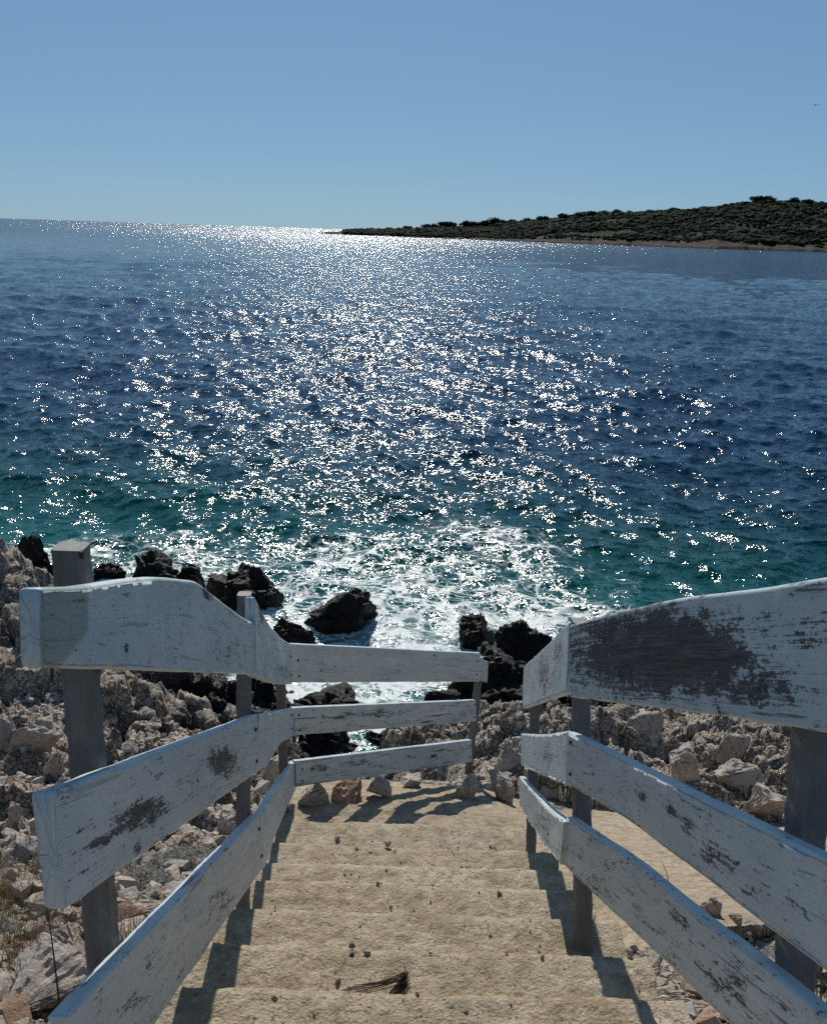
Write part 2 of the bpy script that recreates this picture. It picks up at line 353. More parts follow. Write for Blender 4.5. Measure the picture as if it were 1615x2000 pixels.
def build_terrain():
    f = np.concatenate([np.linspace(-6, .5, 30), np.geomspace(1.5, 19.2, 980)[1:]-1.0])
    u = np.linspace(-1, 1, 1100); u = u*(.55+.45*np.abs(u))
    FF, UU = np.meshgrid(f, u, indexing='ij'); X = UU*(1.3+.95*np.maximum(FF, 0)+.6*np.maximum(-FF, 0)); Y = FF
    Z = terrain(X, Y)
    wz = ss(8.0, 9.8, Y+.35*np.abs(X)*0)
    P = np.stack([X, Y, Z], -1)
    me = grid_mesh('rocky_shore', P, mask=Z > -1.6, attrs=dict(wetzone=wz))
    tag(link(me, 'rocky_shore', MATS['rock']), kind='structure')
build_terrain()
# ------------------------------------------------------------ concrete stairs and path
EDGES = [.55, .86, 1.17, 1.475, 1.78, 2.09, 2.456, 2.85, 3.19, 3.585, 4.23]
def tread_z(Y):
    z = np.full(np.shape(Y), H-(.72+.5*EDGES[0])+.15)
    e = np.array(EDGES)
    lev = H-(.72+.5*np.append(e, 4.6))
    for k in range(len(e)): z = np.where(Y > e[k], lev[k+1], z)
    return z
LP_ = [(0, .86), (4.0, 3.08), (4.24, 3.12), (4.60, 3.14), (4.63, 3.24), (4.98, 3.27), (5.02, 3.37), (5.35, 3.44), (6.28, 3.82), (6.5, 3.95)]
def land_z(X, Y):
    w = vn(X*2.2, X*0+3., 73)-.5; st = np.interp(Y+.16*w+.08*X, [p[0] for p in LP_], [p[1] for p in LP_]); sl = .84+.5*Y
    k = 1-ss(.45, 1.0, X)
    return H-(st*k+sl*(1-k))+.028*(fbm(X*2, Y*2, 41, 3)-.5)-.05*ss(.8, 2.5, X)
def build_stairs():
    e = EDGES; ys = [-.6]; zs = []
    # profile polyline of stairs with worn noses, sampled densely
    lev = [H-(.72+.5*x) for x in e]+[H-(.72+.5*4.6)]
    prof_pts = [(-.6, lev[0]+.02)]
    for k, y in enumerate(e):
        z0 = lev[k]; z1 = lev[k+1] if k < len(e)-1 else H-3.125
        prof_pts += [(y-.035, z0), (y-.012, z0-.004), (y-.001, z0-.016), (y+.004, z0-.03), (y+.012, z1+.015), (y+.03, z1+.002)]
        if k < len(e)-1:
            prof_pts += [(y+(e[k+1]-y)*t, z1) for t in np.linspace(.15, .85, 26)]
    prof_pts.append((4.32, prof_pts[-1][1]-.02))
    pp = np.array(prof_pts); xs = np.linspace(LE, RE, 330)
    Yp = np.repeat(pp[:, :1], len(xs), 1); Zp = np.repeat(pp[:, 1:], len(xs), 1); X = np.repeat(xs[None], len(pp), 0)
    # ragged ends of the casting
    t = (X-LE)/(RE-LE); X = X+.035*(fbm(Yp*5, t*3, 44)-.5)*(np.abs(t-.5)*2)**3*2
    Yn = Yp+.008*(fbm(X*3, Yp*3, 45, 5)-.5)*2+.006*(vn(X*1.2, np.round(Yp*2.5), 46)-.5)*2
    Zn = Zp+.006*(fbm(X*5, Yp*5, 47, 4)-.5)*2+.006*(fbm(X*35, Yp*35, 48, 3)-.5)*2
    P = np.stack([X, Yn, Zn], -1)
    lo = P[:, :1].copy(); lo[..., 2] -= .4; lo[..., 0] -= .02; hi = P[:, -1:].copy(); hi[..., 2] -= .4; hi[..., 0] += .02
    me = grid_mesh('concrete_stairs', np.concatenate([lo, P, hi], 1))
    tag(link(me, 'concrete_stairs', MATS['concrete']), kind='structure')
    xs = np.linspace(-.8, 4.7, 700); ys = np.linspace(2.3, 6.3, 520); X, Y = np.meshgrid(xs, ys)
    Z = land_z(X, Y)+.012*(fbm(X*9, Y*9, 50, 4)-.5)*2+.004*(fbm(X*40, Y*40, 51, 2)-.5)*2
    mk = inside_path(X, Y)
    dn = ~mk; edge = mk & (np.roll(dn, 1, 0) | np.roll(dn, -1, 0) | np.roll(dn, 1, 1) | np.roll(dn, -1, 1)); Z = np.where(edge, Z-.07, Z)
    me = grid_mesh('concrete_path', np.stack([X, Y, Z], -1), mask=mk)
    tag(link(me, 'concrete_path', MATS['concrete']), kind='structure')
build_stairs()
def floor_v(X, Y):
    X = np.asarray(X, float); Y = np.asarray(Y, float); z = terrain(X, Y)
    z = np.where(inside_path(X, Y), np.maximum(z, land_z(X, Y)), z)
    return np.where((X > LE) & (X < RE) & (Y < 4.25), np.maximum(z, tread_z(Y)), z)
def floor_z(X, Y): return float(floor_v(np.array([X*1.]), np.array([Y*1.]))[0])
def hit(px, py):                                                # where a photo ray meets the ground
    r = ray(px, py); t = np.linspace(.8, 18, 4000); P = CAM+r*t[:, None]; z = floor_v(P[:, 0], P[:, 1])
    i = np.argmax(P[:, 2] < z); return P[i] if P[i, 2] < z[i] else on_z(px, py, 0)
# ------------------------------------------------------------ fences
def plane_hit(px, py, A, B):
    r = ray(px, py); n = np.array([-(B[1]-A[1]), B[0]-A[0]]); t = ((A[0])*n[0]+(A[1])*n[1])/(r[0]*n[0]+r[1]*n[1]); return CAM+r*t
def resample(pl, n):
    pl = np.array(pl, float); t = pl[:, 0]; return np.array([np.interp(n, t, pl[:, i]) for i in (1, 2)]).T
def board(parent, A, B, top, bot, side, wear=(), base=.0, crack=0., tint=(), th=.030, screws=(), label=None, nu=None):
    """top/bot: (t, px, py) polylines of the inner face; A,B plan points of the fence line; side: +1 outward = left normal"""
    A = np.array(A); B = np.array(B); d = (B-A)/np.linalg.norm(B-A); nrm = np.array([-d[1], d[0], 0])*side
    T3 = np.array([[p[0], *plane_hit(p[1], p[2], A, B)] for p in top]); B3 = np.array([[p[0], *plane_hit(p[1], p[2], A, B)] for p in bot])
    for K in (T3, B3):
        a_ = K[:, 1:3] @ d; K[:, 0] = (a_-a_[0])/(a_[-1]-a_[0])
    L = np.linalg.norm(T3[-1, 1:]-T3[0, 1:]); nu = nu or max(30, int(L/.008)); tt = np.linspace(0, 1, nu)
    from_ = lambda K: np.array([np.interp(tt, K[:, 0], K[:, i]) for i in (1, 2, 3)]).T
    T = from_(T3); Bt = from_(B3)
    for K in (T, Bt):                                           # round the polyline corners a little
        ker = max(1, nu//24)
        if ker > 1 and len(top)+len(bot) > 4:
            pad = np.pad(K, ((ker, ker), (0, 0)), 'reflect', reflect_type='odd'); K[:] = np.array([pad[i:i+2*ker+1].mean(0) for i in range(nu)])
    seed = abs(hash((round(A[0], 3), round(float(top[0][2]), 1)))) % 97
    T[:, 2] += .0014*(fbm(tt*L*6, tt*0+seed, 61)-.5)*2; Bt[:, 2] += .0025*(fbm(tt*L*8, tt*0+seed, 62)-.5)*2
    Hh = np.linalg.norm(T-Bt, axis=1).mean(); r = .007; nv = 26
    # cross-section loop: (fraction down, inset, depth)
    loop = []
    for k in range(7): a = math.pi/2*k/6; loop.append((0, r*(1-math.sin(a)), r*(1-math.cos(a)) if False else r-r*math.sin(math.pi/2-a), 1))
    sec = []
    q = np.linspace(0, 1, 5)
    for a in q: sec.append(('t', r-r*math.sin(a*math.pi/2), th-r+r*math.cos(a*math.pi/2)) )  # back-top corner, from back to top
    sec = [('t', r*(1-math.cos(a*math.pi/2)) , 0+r*(1-math.sin(a*math.pi/2))) for a in q][::-1]  # top edge to front face
    front_t = [(r*(1-math.sin(a*math.pi/2)), r*(1-math.cos(a*math.pi/2))) for a in q]           # (drop, depth): depth 0.. at a=0 front? 
    # build explicit section in local (v from top in metres, w depth)
    S_ = []
    for a in np.linspace(0, math.pi/2, 5): S_.append((0., r-r*math.sin(a), th-(r-r*math.cos(a)) if False else 0))
    pts = []
    for a in np.linspace(0, math.pi/2, 5): pts.append((0, r*(1-math.sin(math.pi/2-a+0)), 0))
    P = []; UV = []; ED = []; fr = []
    def add(frac, dv, w, ed): fr.append((frac, dv, w, ed))
    for a in np.linspace(math.pi/2, 0, 5): add(0, r-r*math.sin(a), r-r*math.cos(a), .9)          # top edge -> front face
    for v in np.linspace(0, 1, nv)[1:-1]: add(v, 0, 0, max(0, 1-min(v, 1-v)*12))
    for a in np.linspace(0, math.pi/2, 5): add(1, -(r-r*math.sin(a)), r-r*math.cos(a), .9)        # front -> bottom edge
    for a in np.linspace(math.pi/2, 0, 4): add(1, -(r-r*math.sin(a)), th-(r-r*math.cos(a)), .7)
    for v in (.75, .5, .25): add(v, 0, th, 0)
    for a in np.linspace(0, math.pi/2, 4): add(0, r-r*math.sin(a), th-(r-r*math.cos(a)), .7)
    for frac, dv, w_, ed in fr:
        C = T*(1-frac)+Bt*frac; dirv = (Bt-T)/np.linalg.norm(Bt-T, axis=1)[:, None]
        C = C+dirv*dv+nrm*w_
        P.append(C); UV.append(np.stack([tt*L, np.full(nu, frac*Hh+dv+(w_ if frac in (0, 1) else 0))], -1)); ED.append(np.full(nu, ed))
    P = np.array(P); UV = np.array(UV); ED = np.array(ED); m = len(P)
    warp = .0035*(fbm(UV[..., 0]*4+seed, UV[..., 1]*5, 63)-.5)*2; P = P+nrm*warp[..., None]
    idx = np.arange(m*nu).reshape(m, nu); nx = np.roll(idx, -1, 0)
    Q = np.stack([idx[:, :-1], nx[:, :-1], nx[:, 1:], idx[:, 1:]], -1).reshape(-1, 4)
    # end caps: bevel ring + fan
    V = P.reshape(-1, 3); uvv = UV.reshape(-1, 2); edv = ED.ravel()
    extraV = []; extraU = []; extraQ = []; n0 = len(V)
    for e, col, sg in ((0, 0, -1), (1, nu-1, 1)):
        ring = P[:, col]; cen = ring.mean(0); ax = P[:, col]-P[:, col-1 if sg > 0 else col+1]; ax = ax.mean(0); ax /= np.linalg.norm(ax)
        r1 = ring+ax*.004; r1 = r1+(cen-r1)*np.minimum(.1, .004/np.maximum(np.linalg.norm(cen-r1, axis=1), .02))[:, None]
        r2 = (ring+ax*.0045); 
        # inner strip: pair front with back vertices (centre line)
        mid = r1*.0+cen+(r1-cen)*.5+ax*.001
        b = n0+len(extraV)*0+sum(len(x) for x in extraV)
        extraV += [r1, mid]; extraU += [np.stack([UV[:, col, 1]*.3, UV[:, col, 1]], -1)]*2
        i0 = idx[:, col]; i1 = b+np.arange(m); i2 = b+m+np.arange(m)
        for a_, b_ in ((i0, i1), (i1, i2)):
            qd = np.stack([a_, b_, np.roll(b_, -1), np.roll(a_, -1)], -1); extraQ.append(qd if sg < 0 else qd[:, ::-1])
        cb = b+2*m; extraV.append(cen[None]+ax*.001); extraU.append(np.array([[0, 0.]]))
        tri = np.stack([i2, np.full(m, cb), np.full(m, cb), np.roll(i2, -1)], -1); extraQ.append(('tri', i2, cb, sg))
    V = np.concatenate([V]+extraV); uvv = np.concatenate([uvv]+extraU)
    edv = np.concatenate([edv, np.full(len(V)-len(edv), .8)])
    faces = [tuple(map(int, f)) for f in Q]
    for x in extraQ:
        if isinstance(x, tuple):
            _, i2, cb, sg = x
            for k in range(m):
                f = (int(i2[k]), cb, int(i2[(k+1) % m])); faces.append(f if sg < 0 else f[::-1])
        else: faces += [tuple(map(int, f)) for f in x]
    me = bpy.data.meshes.new('board'); me.from_pydata([tuple(v) for v in V], [], faces)
    me.polygons.foreach_set('use_smooth', np.ones(len(faces), bool))
    px, py = project(V)
    wr = np.full(len(V), base)+.18*edv*0
    for (cx, cy, rx, ry, ang, kk) in wear:
        a = math.radians(ang); dx = px-cx; dy = py-cy; u_ = dx*math.cos(a)+dy*math.sin(a); v_ = -dx*math.sin(a)+dy*math.cos(a)
        wr = np.maximum(wr, kk*(1-ss(.15, 1.3, np.hypot(u_/rx, v_/ry))))
    tnt = np.zeros(len(V))  # grey-green area: upright rectangle, right side slanting in towards the bottom
    for (x0, x1, y0, y1, kk) in tint:
        tnt = np.maximum(tnt, kk*ss(x0-4, x0+4, px)*(1-ss(x1-2, x1+2, px-0*(py-y0)+np.maximum(py-y1+70, 0)*.75)))
    for nme, a in (('wear', wr), ('edge', edv), ('tint', tnt), ('crack', np.full(len(V), crack))):
        q_ = me.attributes.new(nme, 'FLOAT', 'POINT'); q_.data.foreach_set('value', np.ascontiguousarray(a, np.float32))
    ul = me.uv_layers.new(name='UVMap'); vi = np.zeros(len(me.loops), np.int32); me.loops.foreach_get('vertex_index', vi)
    ul.data.foreach_set('uv', np.ascontiguousarray(uvv[vi], np.float32).ravel())
    bm = bmesh.new(); bm.from_mesh(me); bmesh.ops.recalc_face_normals(bm, faces=bm.faces); bm.to_mesh(me); bm.free()
    o = link(me, 'board', MATS['paint'], parent)
    if label: o['label'] = label
    for sx, sy in screws:
        c = plane_hit(sx, sy, A, B); bm = bmesh.new()
        bmesh.ops.create_uvsphere(bm, u_segments=10, v_segments=6, radius=.0070, matrix=Matrix.Translation(Vector(c))@Matrix.Diagonal((1, 1, 1, 1)))
        s_ = link(bm_mesh(bm, 'screw'), 'screw', MATS['dark'], o); s_.matrix_parent_inverse = Matrix.Identity(4)
    return o
def post(parent, top, bot, A, B, side, w_=.052, th=.030, zbot=None, hole=None, gap=.0, dep=None):
    """top, bot: (px, py) of the inner face's centre line on the fence plane pushed outward by the boards' thickness"""
    A = np.array(A); B = np.array(B); d = (B-A)/np.linalg.norm(B-A); n2 = np.array([-d[1], d[0]])*side
    A2 = A+n2*(th+.001+gap); B2 = B+n2*(th+.001+gap)
    t = plane_hit(*top, A2, B2); b = plane_hit(*bot, A2, B2); ax = t-b; b = b-ax/ax[2]*.25
    dv = np.array([d[0], d[1], 0]); nv_ = np.array([n2[0], n2[1], 0]); hw = w_/2; dp = dep or w_; ns = 40
    bm = bmesh.new(); rings = []
    c = .006; sec = [(-hw+c, 0), (hw-c, 0), (hw, c), (hw, dp-c), (hw-c, dp), (-hw+c, dp), (-hw, dp-c), (-hw, c)]
    for i in range(ns+1):
        s = i/ns; C = b*(1-s)+t*s; k = 1.0 if i < ns else .93
        cen = C+nv_*dp/2
        rings.append([bm.verts.new(cen+dv*(x*k)+nv_*((y-dp/2)*k)+dv*.0016*math.sin(i*1.7+x*90)+nv_*.0012*math.sin(i*2.3+y*80)) for x, y in sec])
    for i in range(ns):
        for k in range(8): bm.faces.new((rings[i][k], rings[i][(k+1) % 8], rings[i+1][(k+1) % 8], rings[i+1][k]))
    bm.faces.new(rings[-1]); bm.faces.new(rings[0][::-1]); bmesh.ops.recalc_face_normals(bm, faces=bm.faces)
    o = link(bm_mesh(bm, 'post'), 'post', MATS['post'], parent)
    if hole:
        hc = plane_hit(*hole, A2, B2); bm = bmesh.new()
        nn = Vector(-nv_); bmesh.ops.create_cone(bm, cap_ends=True, segments=16, radius1=.006, radius2=.006, depth=.004, matrix=Matrix.Translation(Vector(hc))@nn.to_track_quat('Z', 'Y').to_matrix().to_4x4())
        link(bm_mesh(bm, 'bolt_hole'), 'bolt_hole', MATS['dark'], o).matrix_parent_inverse = Matrix.Identity(4)
    return o
def G(px, py, d): return at(px, py, d)[:2]
# left fence, three bays
l0 = G(95, 1670, 1.06); l2 = G(505, 1450, 2.60); l3 = G(574, 1410, 4.75); l4 = G(934, 1391, 6.10)
lf = empty('wooden_fence', (0, 0, 0), 'weathered white plank railing on the left, its boards turning across the foot of the stairs', 'railing')
board(lf, l0, l2, [(0, 84, 1150), (.07, 112, 1148), (.16, 172, 1146), (.30, 240, 1134), (.45, 318, 1127), (.62, 386, 1135), (.76, 425, 1168), (.9, 468, 1200), (1, 497, 1217)],
      [(0, 90, 1303), (1, 500, 1318)], +1, base=.08, tint=[(78, 172, 1148, 1300, .75)], crack=.1,
      wear=[(247, 1266, 5, 15, 0, .9), (405, 1160, 12, 26, -35, .8), (250, 1160, 22, 3, -10, .55), (450, 1270, 60, 40, 0, .33)], label='tallest hump-topped board with a grey green tint at its near end')
board(lf, l0, l2, [(0, 110, 1547), (1, 502, 1397)], [(0, 132, 1778), (1, 509, 1505)], +1, base=.10, crack=.1,
      wear=[(275, 1592, 70, 36, -30, .98), (205, 1640, 62, 11, -28, 1.1), (435, 1490, 38, 42, -30, .95), (154, 1618, 6, 20, 10, .9), (268, 1655, 12, 22, 0, .75), (165, 1705, 12, 6, -30, .8), (386, 1530, 4, 40, 0, .5)],
      screws=[(498, 1425), (500, 1487)])
board(lf, l0, l2, [(0, 132, 1985), (1, 507, 1590)], [(0, 225, 2117), (1, 516, 1692)], +1, base=.16, crack=.5,
      wear=[(290, 1885, 7, 16, 10, .85), (260, 1960, 70, 30, -40, .45), (430, 1760, 50, 30, -50, .42)], screws=[(505, 1620), (509, 1672)])
l2b = l2+(l3-l2)*.004
board(lf, l2b, l3, [(0, 499, 1166), (.15, 508, 1188), (.4, 528, 1222), (.7, 550, 1246), (1, 571, 1260)], [(0, 500, 1320), (.25, 512, 1326), (.5, 530, 1333), (.8, 556, 1337), (1, 571, 1336)], +1, base=.14, crack=.2,
      wear=[(508, 1200, 8, 40, 0, .6), (553, 1312, 22, 20, 0, .5)], screws=[(567, 1282), (567, 1318)])
board(lf, l2b, l3, [(0, 505, 1396), (.3, 522, 1394), (.6, 545, 1388), (1, 574, 1383)], [(0, 510, 1503), (.2, 520, 1500), (.35, 531, 1482), (.6, 548, 1452), (1, 575, 1437)], +1, base=.10, screws=[(570, 1397), (570, 1424)])
board(lf, l2b, l3, [(0, 510, 1594), (.35, 530, 1558), (.7, 554, 1520), (1, 577, 1486)], [(0, 517, 1698), (.35, 535, 1640), (.7, 560, 1580), (1, 580, 1538)], +1, base=.12, crack=.2)
l3b = l3+(l4-l3)*.004
lp = +1
board(lf, l3b, l4, [(0, 572, 1258), (1, 938, 1276)], [(0, 572, 1334), (1, 938, 1332)], lp, base=.06, screws=[(582, 1290), (584, 1321), (933, 1292), (931, 1318)],
      wear=[(656, 1303, 3, 2.5, 0, .95), (628, 1310, 3, 2.5, 0, .9), (702, 1296, 3, 2, 0, .8), (770, 1276, 3, 2, 0, .8), (851, 1282, 3, 2, 0, .9)])
board(lf, l3b, l4, [(0, 575, 1383), (1, 928, 1368)], [(0, 577, 1437), (1, 930, 1410)], lp, base=.19, crack=1., screws=[(584, 1397), (586, 1427), (927, 1376), (926, 1401)], wear=[(720, 1395, 130, 14, -3, .50)])
board(lf, l3b, l4, [(0, 578, 1487), (1, 921, 1446)], [(0, 580, 1538), (1, 921, 1489)], lp, base=.14, crack=.8, screws=[(590, 1503), (590, 1526), (918, 1457), (918, 1479)],
      wear=[(620, 1500, 28, 12, 0, .62), (848, 1477, 10, 6, 0, .85), (802, 1478, 14, 5, 0, .65), (700, 1490, 50, 8, -5, .52)])
post(lf, (170, 1068), (234, 1930), l0, l2, +1, w_=.046, dep=.048, hole=(160, 1084), gap=.005)
post(lf, (491, 1160), (487, 1785), l0, l2, +1, w_=.042, dep=.042)
post(lf, (556, 1270), (565, 1595), l2, l3, +1, w_=.050)
post(lf, (943, 1285), (921, 1500), l3, l4, +1, w_=.045)
# short stub of a board behind the last post
board(lf, l4, l4+(l4-l3)*.2, [(0, 939, 1287), (1, 954, 1293)], [(0, 938, 1330), (1, 951, 1334)], +1, base=.2, th=.02, nu=12)
# right fence, two bays
r1 = G(1600, 1780, 1.16); r2 = G(1106, 1480, 2.41); r3 = G(1020, 1470, 3.84)
rf = empty('wooden_fence', (0, 0, 0), 'weathered white plank railing on the right of the stairs, with a dark stripped top board', 'railing')
board(rf, r2, r1, [(0, 1113, 1220), (.25, 1200, 1196), (.5, 1335, 1166), (.75, 1470, 1150), (1, 1640, 1122)], [(0, 1111, 1362), (.3, 1230, 1377), (.65, 1420, 1400), (1, 1650, 1440)], +1, base=.12, crack=.5,
      wear=[(1300, 1280, 270, 125, 3, 1.0), (1290, 1275, 240, 105, 3, 1.35), (1490, 1345, 120, 60, 12, .85), (1500, 1200, 60, 22, 0, .6), (1440, 1280, 60, 40, 10, 1.1), (1170, 1250, 60, 60, 0, .72), (1200, 1300, 80, 60, 10, .62), (1460, 1290, 80, 60, 20, .62), (1450, 1350, 150, 30, 10, .6), (1580, 1240, 70, 50, -20, .5)], label='broad top board with most of its paint worn away to dark wood')
board(rf, r2, r1, [(0, 1109, 1430), (1, 1650, 1698)], [(0, 1104, 1529), (.3, 1238, 1612), (.5, 1362, 1707), (1, 1640, 1922)], +1, base=.12, crack=.25,
      wear=[(1256, 1558, 16, 14, 35, .85), (1310, 1585, 12, 24, -20, .8), (1345, 1610, 30, 20, 45, .7), (1400, 1680, 55, 32, 45, .66), (1460, 1745, 20, 10, 10, .85), (1437, 1688, 10, 10, 0, .85), (1150, 1512, 25, 4, 12, .7), (1560, 1770, 40, 12, 40, .5)],
      screws=[(1116, 1450), (1115, 1512)])
board(rf, r2, r1, [(0, 1106, 1595), (.3, 1246, 1691), (.6, 1362, 1790), (.8, 1485, 1882), (1, 1609, 1985)], [(0, 1098, 1690), (.3, 1230, 1815), (.65, 1333, 1914), (1, 1530, 2110)], +1, base=.18, crack=.4,
      wear=[(1430, 1920, 70, 30, 50, .62), (1330, 1800, 50, 16, 40, .58), (1160, 1720, 30, 30, 40, .5), (1380, 1900, 90, 14, 45, .5)])
r2b = r2+(r3-r2)*.004
board(rf, r3, r2b, [(0, 1022, 1302), (.5, 1065, 1262), (1, 1110, 1215)], [(0, 1020, 1384), (.5, 1062, 1368), (1, 1106, 1352)], +1, base=.16, crack=.2, wear=[(1062, 1320, 18, 50, 0, .68), (1090, 1270, 14, 40, 10, .5)])
board(rf, r3, r2b, [(0, 1018, 1433), (.5, 1062, 1435), (1, 1106, 1428)], [(0, 1018, 1496), (.4, 1050, 1512), (1, 1102, 1534)], +1, base=.15, wear=[(1070, 1475, 30, 18, 80, .55)])
board(rf, r3, r2b, [(0, 1014, 1516), (.3, 1040, 1548), (.65, 1070, 1580), (1, 1102, 1604)], [(0, 1014, 1575), (.3, 1036, 1612), (.65, 1062, 1652), (1, 1094, 1690)], +1, base=.20, crack=.3, wear=[(1060, 1610, 40, 30, 40, .5)])
post(rf, (1568, 1250), (1520, 1935), r2, r1, +1, w_=.050, gap=.004)
post(rf, (1117, 1212), (1122, 1765), r2, r1, +1, w_=.048)
post(rf, (1038, 1300), (1028, 1630), r3, r2, +1, w_=.044)
# ------------------------------------------------------------ stones and rocks
def hull_rock(size, seed, n=16, flat=.7, sub=0, rough=.0):
    r = random.Random(seed); bm = bmesh.new()
    for _ in range(n):
        v = Vector((r.gauss(0, 1), r.gauss(0, 1), r.gauss(0, 1))).normalized(); v = v/max(abs(v.x), abs(v.y), abs(v.z))**.55*r.uniform(.72, 1.0); v.z *= flat; bm.verts.new(v)
    bmesh.ops.convex_hull(bm, input=bm.verts[:]); 
    for v in [v for v in bm.verts if not v.link_faces]: bm.verts.remove(v)
    if sub:
        bmesh.ops.bevel(bm, geom=bm.edges[:], offset=.05, segments=1, affect='EDGES', clamp_overlap=True)
        bmesh.ops.triangulate(bm, faces=bm.faces)
        for _ in range(sub): bmesh.ops.subdivide_edges(bm, edges=bm.edges[:], cuts=1, use_grid_fill=True)
        P = np.array([v.co[:] for v in bm.verts]); N = np.array([v.normal[:] for v in bm.verts])
        bm.normal_update(); N = np.array([v.normal[:] for v in bm.verts])
        w1, w2, wc = worley(P[:, 0]*1.9+P[:, 2]*.9+seed, P[:, 1]*1.9-P[:, 2]*1.2, 83)
        h = (fbm(P[:, 0]*3+P[:, 2]*2+seed, P[:, 1]*3-P[:, 2]*1.3, 81)-.5)*rough*2+(wc-.5)*rough*1.1-rough*1.2*(1-ss(0, .12, w2-w1))+(ridged(P[:, 0]*6+seed, P[:, 2]*6+P[:, 1]*4, 82, 3)-.6)*rough*1.2
        P = P+N*h[:, None]
        for v, p in zip(bm.verts, P): v.co = p
    bmesh.ops.scale(bm, vec=size, verts=bm.verts); return bm
def place_rock(px, py, wpx, hpx, seed, label, cat='rock', mat='stone', name='boulder', sub=3, sink=.25, rot=None, P=None, rough=.075, n=11):
    """bottom centre at photo point on the ground, wpx wide and hpx tall in the photo"""
    p = hit(px, py) if P is None else np.array(P); d = np.dot(p-CAM, CR3 @ np.array([0, 0, -1]))
    wd = wpx/FPX*d; hd = hpx/FPX*d
    bm = hull_rock((wd/1.75, wd/1.75*.8, hd/1.45), seed, n=n, flat=1., sub=sub, rough=rough)
    bmesh.ops.rotate(bm, verts=bm.verts, cent=(0, 0, 0), matrix=Matrix.Rotation(rot if rot is not None else seed*1.3, 3, 'Z'))
    me = bm_mesh(bm, name)
    me.polygons.foreach_set('use_smooth', np.zeros(len(me.polygons), bool))
    o = link(me, name, MATS[mat]); o.location = (p[0], p[1]+wd*.3, p[2]+hd*(.5-sink)); tag(o, label, cat); return o
B_ = [ # px, py(bottom), w, h, seed, label, material
 (610, 1574, 78, 50, 3, 'pale angular boulder under the left end of the lowest cross board', 'stone'),
 (680, 1568, 92, 50, 4, 'brownish shadowed boulder under the lowest cross board', 'red'),
 (738, 1562, 54, 44, 5, 'pale wedge shaped boulder just right of the brown one below the cross board', 'stone'),
 (806, 1540, 52, 26, 6, 'small pale boulder resting below the middle of the lowest cross board', 'stone'),
 (922, 1560, 64, 56, 8, 'grey boulder at the foot of the end post of the cross boards', 'stone'),
 (978, 1566, 62, 72, 9, 'split upright boulder to the right of the end post', 'stone'),
 (1000, 1510, 66, 60, 10, 'pinkish boulder in shade between the end post and the right railing', 'stone'),
 (1035, 1558, 40, 44, 11, 'small dark boulder behind the far post of the right railing', 'grey'),
 (1085, 1560, 60, 26, 12, 'low crumbly clod beside the path behind the right railing', 'grey'),
 (540, 1552, 84, 92, 13, 'large tan boulder seen between the left posts below the middle board', 'stone'),
 (450, 1640, 60, 60, 14, 'rounded boulder beside the second left post', 'stone'),
 (60, 1968, 190, 90, 15, 'big flat pale slab in the near left corner', 'stone'),
 (110, 1900, 110, 80, 16, 'cream block lying on the slab near the first left post', 'stone'),
 (60, 1480, 104, 76, 17, 'pale pointed boulder left of the first left post', 'stone'),
 (105, 1530, 60, 80, 18, 'tan wedge stone leaning near the first left post', 'stone'),
 (12, 1470, 40, 80, 19, 'pale boulder cut off by the left edge of the photo', 'grey'),
 (20, 1610, 42, 44, 20, 'small pointed pale stone low on the left edge', 'stone'),
 (1395, 1792, 64, 36, 21, 'squat pale block beside the sandy path on the right', 'stone'),
 (1440, 1812, 34, 26, 22, 'small stone just right of the squat pale block', 'stone'),
 (1452, 1836, 44, 26, 23, 'dark red stone in the pile below the right middle board', 'red'),
 (1474, 1822, 36, 26, 24, 'grey lump at the right end of the small stone pile', 'grey'),
 (1420, 1830, 44, 18, 25, 'flat pale stone at the bottom of the small stone pile', 'stone'),
 (1500, 1610, 110, 66, 26, 'large flat topped boulder left of the near right post', 'stone'),
 (1450, 1545, 100, 60, 27, 'pale broken slab above the right middle board', 'stone'),
 (1590, 1900, 60, 60, 28, 'pale rock at the right edge beyond the near right post', 'stone'),
 (1440, 1490, 70, 70, 29, 'knobbly pink boulder in the middle of the right slope', 'stone'),
 (1345, 1520, 90, 70, 30, 'cracked rounded boulder on the right slope beside the middle board', 'stone'),
 (1270, 1450, 80, 60, 31, 'jagged boulder high on the right slope under the top board', 'stone'),
 (1560, 1500, 60, 80, 32, 'tall boulder behind the near right post', 'stone'),
 (270, 1930, 0, 0, 0, '', ''),
 (255, 1770, 46, 32, 33, 'white edged block between the two lower left boards', 'stone'),
 (290, 1800, 70, 36, 34, 'tan layered stone just right of the first left post', 'stone'),
 (365, 1650, 30, 22, 35, 'small orange stone in the rubble beyond the middle left board', 'red'),
]
for b in B_:
    if b[2]: place_rock(b[0], b[1], b[2], b[3], b[4], b[5], 'boulder' if b[2] > 50 else 'stone', b[6], 'boulder' if b[2] > 50 else 'loose_stone')
